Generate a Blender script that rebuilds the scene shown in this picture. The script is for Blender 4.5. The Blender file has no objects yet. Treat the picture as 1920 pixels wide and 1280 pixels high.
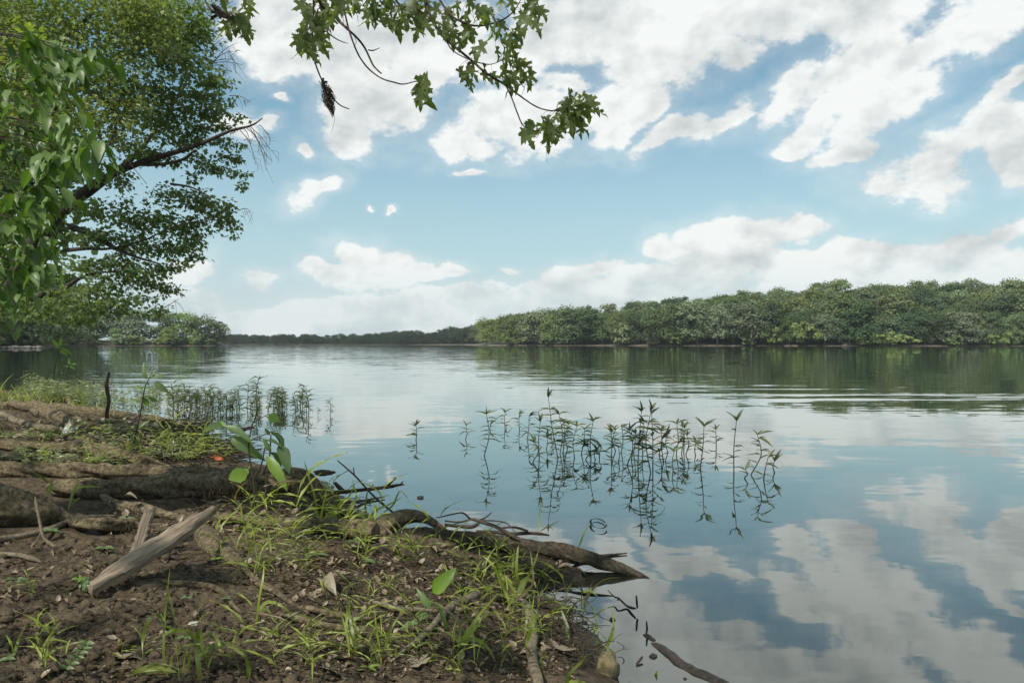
import bpy, bmesh, math, random
import numpy as np
from mathutils import Vector, Matrix, Quaternion

random.seed(7)
rng = np.random.default_rng(7)
R = math.radians
scene = bpy.context.scene
col = scene.collection

# ------------------------------------------------------------------ camera, sky, sun, exposure
F = 1920 * 28 / 36          # focal length in photo pixels
HOR = 644.5                 # horizon row of the photograph
CAMH = 1.2
cam_d = bpy.data.cameras.new('camera')
cam_d.lens = 28; cam_d.sensor_width = 36; cam_d.sensor_fit = 'HORIZONTAL'
cam_d.clip_start = 0.05; cam_d.clip_end = 30000
cam_d.shift_y = (HOR - 640) / 1920
cam = bpy.data.objects.new('camera', cam_d); col.objects.link(cam)
cam.location = (0, 0, CAMH); cam.rotation_euler = (R(90), 0, 0)
scene.camera = cam

SUN_DIR = Vector((-0.40, -0.50, 0.80)).normalized()
sun_el = math.asin(SUN_DIR.z); sun_az = math.atan2(SUN_DIR.x, SUN_DIR.y)
sd = bpy.data.lights.new('sun', 'SUN'); sd.energy = 5.0; sd.angle = R(0.8); sd.color = (1.0, 0.93, 0.81)
sun = bpy.data.objects.new('sun', sd); col.objects.link(sun)
sun.rotation_euler = (-SUN_DIR).to_track_quat('-Z', 'Y').to_euler()
sun.location = (-50, -30, 80)

scene.view_settings.view_transform = 'Standard'
scene.view_settings.look = 'None'
scene.view_settings.gamma = 1.0
scene.view_settings.exposure = 0.0
try: scene.view_settings.use_curve_mapping = False
except Exception: pass


class NT:
    """Small helper to write node trees."""
    def __init__(s, tree): s.t = tree; s.t.nodes.clear()
    def n(s, typ, **kw):
        nd = s.t.nodes.new(typ)
        for k, v in kw.items(): setattr(nd, k, v)
        return nd
    def put(s, sock, v):
        if isinstance(v, bpy.types.NodeSocket): s.t.links.new(v, sock)
        elif isinstance(v, (tuple, list)) and hasattr(sock, 'default_value') and sock.type == 'RGBA' and len(v) == 3:
            sock.default_value = (*v, 1)
        else: sock.default_value = v
    def math(s, op, a, b=None, c=None, clamp=False):
        nd = s.n('ShaderNodeMath', operation=op, use_clamp=clamp)
        s.put(nd.inputs[0], a)
        if b is not None: s.put(nd.inputs[1], b)
        if c is not None: s.put(nd.inputs[2], c)
        return nd.outputs[0]
    def vec(s, op, a, b=None, out=0):
        nd = s.n('ShaderNodeVectorMath', operation=op)
        s.put(nd.inputs[0], a)
        if b is not None:
            if op == 'SCALE': s.put(nd.inputs[3], b)
            else: s.put(nd.inputs[1], b)
        return nd.outputs[out]
    def mix(s, f, a, b, blend='MIX'):
        nd = s.n('ShaderNodeMix', data_type='RGBA', blend_type=blend)
        s.put(nd.inputs[0], f); s.put(nd.inputs[6], a); s.put(nd.inputs[7], b)
        return nd.outputs[2]
    def noise(s, v, scale, detail=4, rough=.55, dist=0, out=0, dim='3D'):
        nd = s.n('ShaderNodeTexNoise', noise_dimensions=dim)
        if v is not None: s.put(nd.inputs['Vector'], v)
        nd.inputs['Scale'].default_value = scale; nd.inputs['Detail'].default_value = detail
        nd.inputs['Roughness'].default_value = rough; nd.inputs['Distortion'].default_value = dist
        return nd.outputs[out]
    def ss(s, v, a, b, lo=0., hi=1.):
        nd = s.n('ShaderNodeMapRange', interpolation_type='SMOOTHSTEP')
        s.put(nd.inputs[0], v); s.put(nd.inputs[1], a); s.put(nd.inputs[2], b); s.put(nd.inputs[3], lo); s.put(nd.inputs[4], hi)
        return nd.outputs[0]
    def lin(s, v, a, b, lo=0., hi=1.):
        nd = s.n('ShaderNodeMapRange')
        s.put(nd.inputs[0], v); s.put(nd.inputs[1], a); s.put(nd.inputs[2], b); s.put(nd.inputs[3], lo); s.put(nd.inputs[4], hi)
        return nd.outputs[0]
    def xyz(s, x, y, z=0.):
        nd = s.n('ShaderNodeCombineXYZ'); s.put(nd.inputs[0], x); s.put(nd.inputs[1], y); s.put(nd.inputs[2], z); return nd.outputs[0]


world = bpy.data.worlds.new('World'); scene.world = world; world.use_nodes = True
w = NT(world.node_tree)
tc = w.n('ShaderNodeTexCoord').outputs['Generated']
dirn = w.vec('NORMALIZE', tc)
sep = w.n('ShaderNodeSeparateXYZ'); w.put(sep.inputs[0], dirn)
dx, dy, dz = sep.outputs
az = w.math('ARCTAN2', dx, dy); el = w.math('ARCSINE', dz)
sky = w.n('ShaderNodeTexSky', sky_type='NISHITA', sun_disc=False, sun_elevation=sun_el, sun_rotation=sun_az,
          air_density=1.0, dust_density=.6, ozone_density=1.4)
p0 = w.xyz(az, el, 0.)
# clouds: soft masses at the bearings and heights they have over the river, broken up by noise
CLOUDS = """560 30 150 62 0|700 55 150 70 0|830 60 120 55 0|620 112 125 40 0|515 112 60 40 0|690 185 90 55 30|655 240 48 42 0|745 190 70 45 0|790 130 90 38 0
960 215 140 46 12|865 258 60 24 0|1050 232 120 42 20|1135 205 90 40 40|1060 150 70 26 0|1150 250 60 25 20|900 110 60 36 0
1130 50 150 80 0|1020 60 90 60 0|960 120 70 40 0|470 60 60 60 0|1300 40 180 84 0|1230 110 130 55 0|1450 30 140 58 0|1620 15 130 46 0|1390 90 70 36 0
1350 208 90 24 25|1275 240 75 18 20|1480 165 125 38 25|1600 130 160 48 28|1560 218 110 30 20|1500 268 66 18 10|1585 285 90 22 8|1740 85 130 48 30|1850 40 100 52 30|1700 175 105 28 25
1765 292 150 54 14|1640 215 90 40 20|1220 200 60 20 25|1850 255 100 40 10|1680 332 80 14 15|1910 300 60 40 0|1905 165 60 18 30
603 342 54 24 22|603 342 40 16 22|565 265 22 14 0|530 183 17 9 0|880 310 25 10 0|497 230 32 10 15|690 386 7 5 0|735 384 14 5 20|440 245 40 25 0
680 500 46 38 0|722 508 58 28 0|640 520 90 17 0|780 520 60 17 0|850 510 40 13 0|957 514 22 10 0|590 510 40 13 0|480 525 32 19 0|360 500 55 25 20|380 552 62 20 0
500 580 150 20 0|650 575 150 22 0|800 570 150 22 0|900 555 90 16 0|960 580 150 22 0|430 602 120 20 0|820 604 120 12 0|610 617 230 15 0
1060 520 50 18 0|1120 505 60 20 0|1240 458 50 30 0|1330 448 80 32 0|1420 440 90 27 0|1495 436 66 25 0|1250 520 150 32 0|1400 490 170 32 0|1500 512 120 36 0|1600 492 120 33 0|1720 482 130 33 0|1800 460 110 33 8|1890 428 80 28 12|1850 500 120 38 0|1150 556 200 24 0|1350 560 250 24 0|1700 540 220 24 0|1080 545 100 18 0"""
wn = w.noise(w.vec('MULTIPLY', p0, (1, 1.5, 1)), 9, 5, .55, out=1)
warp = w.vec('SCALE', w.vec('SUBTRACT', wn, (.5, .5, .5)), .075)
p1 = w.vec('MULTIPLY', w.vec('ADD', p0, warp), (1, 1, 0))
field = None; n_blob = 0; p_in = p1
for row in CLOUDS.replace('\n', '|').split('|'):
    cx, cy, rx, ry, rot = [float(k) for k in row.split()]
    a_ = math.atan((cx - 960) / F); e_ = math.atan((HOR - cy) / F * math.cos(a_))
    mp = w.n('ShaderNodeMapping', vector_type='TEXTURE')
    if n_blob and n_blob % 6 == 0:      # keep the node order sequential
        k_ = w.n('ShaderNodeVectorMath', operation='MULTIPLY_ADD')
        w.put(k_.inputs[0], w.xyz(field, field, field)); k_.inputs[1].default_value = (1e-7, 1e-7, 0); w.put(k_.inputs[2], p1); p_in = k_.outputs[0]
    n_blob += 1
    w.put(mp.inputs[0], p_in)
    mp.inputs['Location'].default_value = (a_, e_, 0)
    mp.inputs['Rotation'].default_value = (0, 0, R(rot))
    mp.inputs['Scale'].default_value = (1.12 * rx / F * math.cos(a_) ** 2, 1.18 * ry / F * math.cos(a_), 1)
    d = w.vec('LENGTH', mp.outputs[0], out=1)
    field = d if field is None else w.math('SMOOTH_MIN', field, d, .22)
fbm_v = w.vec('MULTIPLY', p0, (1, 1.35, 1))
fbm = w.noise(fbm_v, 8.5, 10, .57, .15)
fbm_lo = w.noise(fbm_v, 4.5, 4, .5)
dens_a = w.math('ADD', w.math('SUBTRACT', 1.0, field), w.math('MULTIPLY', w.math('SUBTRACT', fbm, .5), 2.2))
# elsewhere in the sky: the same broken cloud, without chosen places
pl = w.vec('DIVIDE', dirn, w.xyz(w.math('MAXIMUM', w.math('ADD', dz, .12), .05), w.math('MAXIMUM', w.math('ADD', dz, .12), .05), 1.))
pl2 = w.vec('MULTIPLY', pl, (1, 1, 0))
big = w.noise(pl2, 1.1, 8, .6, .3)
dens_b = w.math('MULTIPLY', w.math('SUBTRACT', big, .5), 5.0)
inside = w.math('MULTIPLY', w.ss(w.math('ABSOLUTE', az), .62, .85, 1., 0.), w.ss(el, .40, .52, 1., 0.))
dens = w.math('ADD', w.math('MULTIPLY', dens_a, inside), w.math('MULTIPLY', dens_b, w.math('SUBTRACT', 1., inside)))
fine = w.noise(fbm_v, 42, 6, .62)
dens_f = w.math('ADD', dens, w.math('MULTIPLY', w.math('SUBTRACT', fine, .5), .75))
core = w.ss(dens_f, -.06, w.ss(el, .10, .34, .34, .42))
wisp = w.math('MULTIPLY', w.ss(dens_f, -.80, .35), .30)
mask = w.math('MAXIMUM', core, wisp)
thin = w.math('MULTIPLY', w.ss(el, .015, .12, .55, 1.), w.math('ADD', w.ss(el, .02, .10, .62, 1.), w.math('MULTIPLY', w.ss(fbm, .42, .60), w.ss(el, .02, .10, .38, 0.))))
mask = w.math('MULTIPLY', mask, thin)
# cloud light: white where thin or facing up, grey in the thick bases
off = w.noise(w.vec('ADD', fbm_v, (-.012, .020, 0)), 8.5, 10, .57, .15)
foff = w.noise(w.vec('ADD', fbm_v, (-.003, .005, 0)), 42, 6, .62)
relief = w.math('ADD', w.math('MULTIPLY', w.math('SUBTRACT', fbm, off), 1.15), w.math('MULTIPLY', w.math('SUBTRACT', fine, foff), .18))
off2 = w.noise(w.vec('ADD', fbm_v, (-.02, .05, 0)), 4.5, 4, .5)
relief2 = w.math('MULTIPLY', w.math('SUBTRACT', fbm_lo, off2), 1.25)
shade = w.math('ADD', w.math('ADD', relief, relief2), w.math('MULTIPLY', w.ss(dens, .3, 1.5), w.ss(el, .05, .38, -.06, -.17)))
bright = w.math('ADD', .90, shade)
bright = w.math('MINIMUM', w.math('MAXIMUM', bright, .55), .96)
ccol = w.mix(w.lin(bright, .4, .9), (.90, 1.0, 1.03), (.97, 1.0, .985))
ccol = w.vec('SCALE', ccol, bright)
# the physical sky, at low strength, a touch less violet than computed
skyc = w.vec('MULTIPLY', w.vec('SCALE', sky.outputs[0], .125), (.78, 1.06, .95))
skyc = w.mix(w.ss(el, -.03, .40, .90, 0.), skyc, (.54, .69, .755))
skyc = w.mix(w.ss(el, .0, .11, .75, 0.), skyc, (.66, .755, .775))
final = w.mix(mask, skyc, ccol)
below = w.ss(dz, -.03, -.005)
bg = w.n('ShaderNodeBackground'); w.put(bg.inputs[0], final); bg.inputs[1].default_value = 1.0
out = w.n('ShaderNodeOutputWorld'); w.t.links.new(bg.outputs[0], out.inputs[0])

# ------------------------------------------------------------------ helpers
ROOT_LOC = {}

def px(x, y, depth):
    """world point seen at photo pixel x, y at a given distance ahead"""
    return np.array([(x - 960) / F * depth, depth, CAMH - (y - HOR) / F * depth])

def mesh_np(name, V, faces, mat=None, smooth=True):
    """faces: list of (m,k) arrays"""
    me = bpy.data.meshes.new(name)
    V = np.asarray(V, dtype=np.float32)
    if not isinstance(faces, list): faces = [faces]
    faces = [np.asarray(f, dtype=np.int32) for f in faces if len(f)]
    me.vertices.add(len(V)); me.vertices.foreach_set('co', V.ravel())
    nl = sum(f.size for f in faces); nf = sum(len(f) for f in faces)
    me.loops.add(nl); me.polygons.add(nf)
    me.loops.foreach_set('vertex_index', np.concatenate([f.ravel() for f in faces]))
    tot = np.concatenate([np.full(len(f), f.shape[1], dtype=np.int32) for f in faces])
    st = np.concatenate([[0], np.cumsum(tot)[:-1]]).astype(np.int32)
    me.polygons.foreach_set('loop_start', st)
    me.polygons.foreach_set('loop_total', tot)
    me.polygons.foreach_set('use_smooth', np.full(nf, smooth, dtype=bool))
    me.update(calc_edges=True); me.validate()
    if mat: me.materials.append(mat)
    return me

def tag(o, label=None, cat=None, group=None, kind=None):
    if label: o['label'] = label
    if cat: o['category'] = cat
    if group: o['group'] = group
    if kind: o['kind'] = kind
    return o

def link(name, me, loc=(0, 0, 0), parent=None):
    o = bpy.data.objects.new(name, me); col.objects.link(o); o.location = loc
    if parent is not None: o.parent = parent
    return o

def thing(name, loc, label, cat, group=None):
    o = bpy.data.objects.new(name, None); col.objects.link(o); o.location = loc
    o.empty_display_size = .1
    return tag(o, label, cat, group)

def solo(name, V, faces, mat, label, cat, group=None, base=None, smooth=True):
    """a thing that is one mesh, its origin at its base"""
    V = np.asarray(V, float)
    b = np.array(base) if base is not None else np.array([V[:, 0].mean(), V[:, 1].mean(), V[:, 2].min()])
    return tag(link(name, mesh_np(name, V - b, faces, mat, smooth), b), label, cat, group)

def part(name, V, faces, mat, root, smooth=True, parent_loc=None):
    b = np.array(root.location if parent_loc is None else parent_loc)
    return link(name, mesh_np(name, np.asarray(V) - b, faces, mat, smooth), (0, 0, 0), root)

class Bag:
    """collects pieces into one mesh"""
    def __init__(s): s.V = []; s.F = {}; s.n = 0
    def add(s, V, faces):
        if not isinstance(faces, list): faces = [faces]
        for f in faces:
            f = np.asarray(f, dtype=np.int32)
            if len(f): s.F.setdefault(f.shape[1], []).append(f + s.n)
        s.V.append(np.asarray(V, float)); s.n += len(V)
        return s
    def get(s): return np.concatenate(s.V), [np.concatenate(f) for f in s.F.values()]

def hash2(ix, iy, seed):
    h = (ix.astype(np.int64) * 374761393 + iy.astype(np.int64) * 668265263 + seed * 974634777) & 0x7fffffff
    h = ((h ^ (h >> 13)) * 1274126177) & 0x7fffffff
    return ((h ^ (h >> 16)) & 0xffff) / 65535.0

def vnoise(x, y, seed=0):
    x = np.asarray(x, float); y = np.asarray(y, float)
    ix = np.floor(x).astype(np.int64); iy = np.floor(y).astype(np.int64)
    fx = x - ix; fy = y - iy
    fx = fx * fx * fx * (fx * (fx * 6 - 15) + 10); fy = fy * fy * fy * (fy * (fy * 6 - 15) + 10)
    a = hash2(ix, iy, seed); b = hash2(ix + 1, iy, seed); c = hash2(ix, iy + 1, seed); d = hash2(ix + 1, iy + 1, seed)
    return (a * (1 - fx) + b * fx) * (1 - fy) + (c * (1 - fx) + d * fx) * fy - .5

def fbm2(x, y, octs=4, seed=0, gain=.5):
    t = 0; a = 1; s = 1
    for k in range(octs):
        t = t + a * vnoise(x * s + k * 7.3, y * s - k * 3.1, seed + k); a *= gain; s *= 2.03
    return t

def catmull(P, n):
    P = np.asarray(P, float)
    Q = np.vstack([2 * P[0] - P[1], P, 2 * P[-1] - P[-2]])
    m = len(P) - 1
    t = np.linspace(0, m, n); i = np.minimum(t.astype(int), m - 1); u = (t - i)[:, None]
    a, b, c, d = Q[i], Q[i + 1], Q[i + 2], Q[i + 3]
    return .5 * (2 * b + (c - a) * u + (2 * a - 5 * b + 4 * c - d) * u * u + (3 * b - a - 3 * c + d) * u ** 3)

def tube(P, rad, n=24, seg=10, rough=0., seed=0, flat=1., freq=9., cap=True):
    """swept tube through points P with radii, roughened as bark"""
    C = catmull(np.column_stack([np.asarray(P, float), np.asarray(rad, float)]), n)
    r = np.maximum(C[:, 3], 1e-4); C = C[:, :3]
    T = np.gradient(C, axis=0); T /= np.linalg.norm(T, axis=1)[:, None] + 1e-9
    up = np.array([0, 0, 1.]) if abs(T[0][2]) < .9 else np.array([1., 0, 0])
    N = np.zeros_like(C); v = up - T[0] * up.dot(T[0]); v /= np.linalg.norm(v)
    for k in range(n):
        v = v - T[k] * v.dot(T[k]); v /= np.linalg.norm(v) + 1e-9; N[k] = v
    B = np.cross(T, N)
    th = np.linspace(0, 2 * np.pi, seg, endpoint=False)
    rr = np.repeat(r[:, None], seg, 1)
    if rough:
        s = np.concatenate([[0], np.cumsum(np.linalg.norm(np.diff(C, axis=0), axis=1))])
        S, TH = np.meshgrid(s, th, indexing='ij')
        q = fbm2(S * freq * .55 + np.cos(TH) * 1.1 + seed, np.sin(TH) * 1.1 + S * freq * .2, 3, seed)
        q2 = fbm2(np.cos(TH) * 3.1 + 40 + S * 2.2, np.sin(TH) * 3.1 + S * freq * .6, 3, seed + 9)
        rr = rr * (1 + rough * 1.5 * q + rough * .8 * q2)
    V = C[:, None] + rr[..., None] * (np.cos(th)[None, :, None] * N[:, None] * flat + np.sin(th)[None, :, None] * B[:, None])
    V = V.reshape(-1, 3)
    i = np.arange(n - 1)[:, None] * seg; j = np.arange(seg)[None]; j2 = (j + 1) % seg
    Fq = np.stack([i + j, i + j2, i + seg + j2, i + seg + j], -1).reshape(-1, 4)
    faces = [Fq]
    if cap:
        V = np.vstack([V, C[0], C[-1]]); k0 = n * seg; k1 = k0 + 1; jj = np.arange(seg)
        faces.append(np.vstack([np.stack([np.full(seg, k0), (jj + 1) % seg, jj], -1),
                                np.stack([np.full(seg, k1), (n - 1) * seg + jj, (n - 1) * seg + (jj + 1) % seg], -1)]))
    return V, faces

def scatter(template, tf, C, X, N, L, W=None):
    """copies of a template (length along x, width along y, normal z) at C, pointing X, facing N"""
    C = np.asarray(C, float); X = np.asarray(X, float); N = np.asarray(N, float)
    X = X / (np.linalg.norm(X, axis=1)[:, None] + 1e-9)
    Y = np.cross(N, X); Y /= np.linalg.norm(Y, axis=1)[:, None] + 1e-9
    Z = np.cross(X, Y)
    L = np.asarray(L, float).reshape(-1, 1, 1) * np.ones((len(C), 1, 1))
    W = L if W is None else np.asarray(W, float).reshape(-1, 1, 1) * np.ones((len(C), 1, 1))
    V = C[:, None] + template[None, :, :1] * L * X[:, None] + template[None, :, 1:2] * W * Y[:, None] + template[None, :, 2:3] * L * Z[:, None]
    k = len(template)
    Fs = [(np.asarray(f)[None] + (np.arange(len(C)) * k)[:, None, None]).reshape(-1, np.asarray(f).shape[1]) for f in (tf if isinstance(tf, list) else [tf])]
    return V.reshape(-1, 3), Fs

def rand_dirs(n):
    v = rng.normal(size=(n, 3)); return v / np.linalg.norm(v, axis=1)[:, None]

# ------------------------------------------------------------------ materials
def new_mat(name):
    m = bpy.data.materials.new(name); m.use_nodes = True
    return m, NT(m.node_tree)

def finish(nt, shader):
    o = nt.n('ShaderNodeOutputMaterial'); nt.t.links.new(shader, o.inputs[0])

def leaf_mat(name, base, under=None, trans=.35, var=.35, gloss=.06, hue=.0, objcol=False, rough=.45, brown=0., veins=0.):
    m, t = new_mat(name)
    geo = t.n('ShaderNodeNewGeometry'); oi = t.n('ShaderNodeObjectInfo')
    rnd = t.math('FRACT', t.math('ADD', geo.outputs['Random Per Island'], oi.outputs['Random']))
    b = oi.outputs['Color'] if objcol else base
    c = t.mix(rnd, t.mix(1., b, (1 - var, 1 - var, 1 - var), 'MULTIPLY'), t.mix(1., b, (1 + var * 1.15, 1 + var, 1 + var * .6), 'MULTIPLY'))
    if brown:
        c = t.mix(t.ss(rnd, 1 - brown, 1 - brown + .02), c, (.16, .12, .06))
    if not objcol:
        pn = t.noise(t.n('ShaderNodeTexCoord').outputs['Object'], 60, 3)
        c = t.mix(t.ss(pn, .3, .75, 0., .35), c, t.mix(1., c, (.7, .75, .8), 'MULTIPLY'))
    if veins:       # midrib and side veins, in the leaf's own coordinates
        sp = t.n('ShaderNodeSeparateXYZ'); t.put(sp.inputs[0], t.n('ShaderNodeTexCoord').outputs['Object'])
        ay = t.math('ABSOLUTE', sp.outputs[1])
        sv = t.math('SINE', t.math('MULTIPLY', t.math('SUBTRACT', sp.outputs[0], t.math('MULTIPLY', ay, .9)), 52.))
        c = t.mix(t.math('MULTIPLY', t.ss(sv, .55, 1.), veins), c, t.mix(1., c, (.62, .7, .6), 'MULTIPLY'))
        c = t.mix(t.math('MULTIPLY', t.ss(ay, .0, .022, 1., 0.), veins), c, t.mix(1., c, (1.7, 1.6, 1.8), 'MULTIPLY'))
    if under is not None:
        c = t.mix(geo.outputs['Backfacing'], c, under)
    df = t.n('ShaderNodeBsdfDiffuse'); t.put(df.inputs[0], c)
    tr = t.n('ShaderNodeBsdfTranslucent'); t.put(tr.inputs[0], t.mix(1., c, (1.35, 1.5, .55), 'MULTIPLY'))
    mx = t.n('ShaderNodeMixShader'); mx.inputs[0].default_value = trans
    t.t.links.new(df.outputs[0], mx.inputs[1]); t.t.links.new(tr.outputs[0], mx.inputs[2])
    sh = mx.outputs[0]
    if gloss:
        g = t.n('ShaderNodeBsdfGlossy'); g.inputs[0].default_value = (.9, .95, 1, 1); g.inputs[1].default_value = rough
        m2 = t.n('ShaderNodeMixShader'); m2.inputs[0].default_value = gloss
        t.t.links.new(sh, m2.inputs[1]); t.t.links.new(g.outputs[0], m2.inputs[2]); sh = m2.outputs[0]
    finish(t, sh)
    return m

def bark_mat(name, dark, light, scale=40, stretch=(1, 1, 1), bump=.6, rough=.9, moss=0., wet=0.):
    m, t = new_mat(name)
    tcn = t.n('ShaderNodeTexCoord').outputs['Object']
    v = t.vec('MULTIPLY', tcn, stretch)
    n1 = t.noise(v, scale, 7, .68); n2 = t.noise(tcn, scale * .12, 4, .6); n3 = t.noise(v, scale * 3.1, 4, .7)
    c = t.mix(t.ss(n1, .3, .72), dark, light)
    c = t.mix(t.ss(n2, .35, .7, 0., .6), c, t.mix(1., c, (.5, .5, .52), 'MULTIPLY'))
    c = t.mix(t.ss(n3, .62, .8, 0., .55), c, light)
    if moss:
        up = t.n('ShaderNodeSeparateXYZ'); t.put(up.inputs[0], t.n('ShaderNodeNewGeometry').outputs['Normal'])
        n4 = t.noise(tcn, scale * .3, 5, .6)
        c = t.mix(t.math('MULTIPLY', t.ss(n4, .42, .68), moss), c, (.085, .085, .038))
    b = t.n('ShaderNodeBump'); b.inputs['Strength'].default_value = bump; b.inputs['Distance'].default_value = .02
    t.put(b.inputs['Height'], t.math('ADD', n1, t.math('MULTIPLY', n3, .55)))
    p = t.n('ShaderNodeBsdfPrincipled'); t.put(p.inputs['Base Color'], c); p.inputs['Roughness'].default_value = rough
    p.inputs['Specular IOR Level'].default_value = .25 + wet
    t.t.links.new(b.outputs[0], p.inputs['Normal'])
    finish(t, p.outputs[0])
    return m

M_root = bark_mat('root_bark', (.036, .026, .015), (.350, .280, .175), 46, (.8, 1, .9), 1., moss=.5)
M_root_pale = bark_mat('pale_root_bark', (.10, .082, .056), (.30, .25, .175), 50, (1, 1, 1), .6, moss=.15)
M_wet = bark_mat('wet_wood', (.012, .010, .008), (.075, .058, .042), 55, (1, 1, 1), .9, .55, wet=.3)
M_drift = bark_mat('driftwood_bark', (.020, .016, .012), (.135, .108, .075), 42, (1, 1, 1), .9, .8, moss=.3)
M_twig = bark_mat('twig_bark', (.026, .020, .015), (.105, .082, .058), 120, (1, 1, 1), .3)
M_stick = bark_mat('dry_stick', (.085, .068, .048), (.27, .22, .155), 110, (1, 1, 1), .4)
M_limb = bark_mat('limb_bark', (.020, .017, .013), (.075, .065, .05), 18, (1, 1, .4), .6)
M_deadtwig = bark_mat('dead_twig', (.06, .052, .045), (.16, .14, .12), 60, (1, 1, 1), .2)
M_far_trunk = bark_mat('far_trunk', (.05, .042, .034), (.16, .14, .11), 3, (1, 1, .3), .2)

def wood_mat(name, dark, light):
    m, t = new_mat(name)
    tcn = t.n('ShaderNodeTexCoord').outputs['Object']
    v = t.vec('MULTIPLY', tcn, (2.2, 46, 46))
    n1 = t.noise(v, 2.2, 6, .6, .4); n2 = t.noise(t.vec('MULTIPLY', tcn, (3, 90, 90)), 2, 3, .6); n3 = t.noise(tcn, 14, 4, .6)
    c = t.mix(t.ss(n1, .32, .68), dark, light)
    c = t.mix(t.ss(n2, .58, .72, 0., .6), c, t.mix(1., c, (.35, .33, .3), 'MULTIPLY'))
    c = t.mix(t.ss(n3, .5, .75, 0., .5), c, t.mix(1., c, (.6, .57, .5), 'MULTIPLY'))
    b = t.n('ShaderNodeBump'); b.inputs['Strength'].default_value = .35; b.inputs['Distance'].default_value = .006
    t.put(b.inputs['Height'], t.math('ADD', n1, n2))
    p = t.n('ShaderNodeBsdfPrincipled'); t.put(p.inputs['Base Color'], c); p.inputs['Roughness'].default_value = .85
    t.t.links.new(b.outputs[0], p.inputs['Normal']); finish(t, p.outputs[0])
    return m
M_plank = wood_mat('weathered_wood', (.105, .078, .052), (.30, .24, .168))
M_split = wood_mat('split_wood', (.06, .047, .033), (.20, .16, .115))

def plain(name, c1, c2, scale=30, rough=.7, bump=.2):
    m, t = new_mat(name)
    n = t.noise(t.n('ShaderNodeTexCoord').outputs['Object'], scale, 5, .6)
    p = t.n('ShaderNodeBsdfPrincipled'); t.put(p.inputs['Base Color'], t.mix(t.ss(n, .3, .7), c1, c2)); p.inputs['Roughness'].default_value = rough
    b = t.n('ShaderNodeBump'); b.inputs['Strength'].default_value = bump; b.inputs['Distance'].default_value = .01
    t.put(b.inputs['Height'], n); t.t.links.new(b.outputs[0], p.inputs['Normal']); finish(t, p.outputs[0])
    return m
M_orange = plain('orange_wood', (.20, .045, .012), (.55, .15, .035), 60)
M_heart = plain('broken_heartwood', (.33, .13, .06), (.60, .30, .16), 90)
M_rock = plain('mossy_rock', (.045, .038, .018), (.19, .165, .08), 34, .9, .8)
M_pale_rock = plain('pale_rock', (.13, .12, .10), (.25, .23, .195), 2, .9, .6)
M_pebble = plain('pebble', (.25, .24, .2), (.42, .4, .34), 40, .8, .2)
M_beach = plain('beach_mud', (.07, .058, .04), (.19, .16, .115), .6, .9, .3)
M_dark_beach = plain('dark_shore_mud', (.05, .042, .03), (.10, .085, .06), .8, .9, .3)  # darker mud tone for the left shore and headland
M_forest_floor = plain('forest_floor', (.03, .035, .016), (.07, .075, .035), .3, 1., .3)
M_foam = plain('foam', (.6, .62, .6), (.8, .8, .78), 3, .6, 0)

M_grass = leaf_mat('grass_blade', (.235, .290, .060), None, .5, .48, .03, brown=.07)
M_grass_far = leaf_mat('shore_weed_leaf', (.20, .235, .12), None, .35, .4, .06)
M_waterplant = leaf_mat('water_plant_leaf', (.066, .090, .033), None, .35, .50, .03, brown=.06)
M_sap = leaf_mat('sapling_leaf', (.078, .140, .038), (.13, .195, .075), .45, .22, .03, veins=.8)
M_bright = leaf_mat('bright_leaf', (.21, .33, .045), (.20, .31, .045), .5, .15, .03, veins=.7)
M_maple = leaf_mat('maple_leaf', (.098, .130, .034), (.125, .16, .055), .6, .38, .02)
M_far = leaf_mat('forest_leaf', (.07, .1, .04), None, .16, .24, 0., objcol=True)
M_bigleaf = leaf_mat('broad_leaf', (.085, .155, .034), (.13, .20, .06), .42, .40, .03, veins=.6)
M_crown_dark = leaf_mat('silver_maple_leaf', (.140, .190, .078), (.155, .205, .10), .52, .24, .02)
M_crown_light = leaf_mat('light_crown_leaf', (.210, .262, .078), (.19, .23, .085), .5, .30, .03)
M_dead = leaf_mat('dead_leaf', (.17, .125, .075), (.20, .155, .10), .1, .5, .04)
M_dead_pale = leaf_mat('pale_dead_leaf', (.19, .155, .105), (.22, .185, .13), .1, .25, .05)
M_white_leaf = leaf_mat('silvery_leaf', (.27, .31, .28), (.30, .34, .31), .1, .08, .05)
M_stem = plain('green_stem', (.05, .055, .025), (.09, .095, .045), 60, .7, .1)
M_stem_dark = plain('dark_stem', (.022, .024, .016), (.045, .045, .03), 60, .7, .1)

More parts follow.
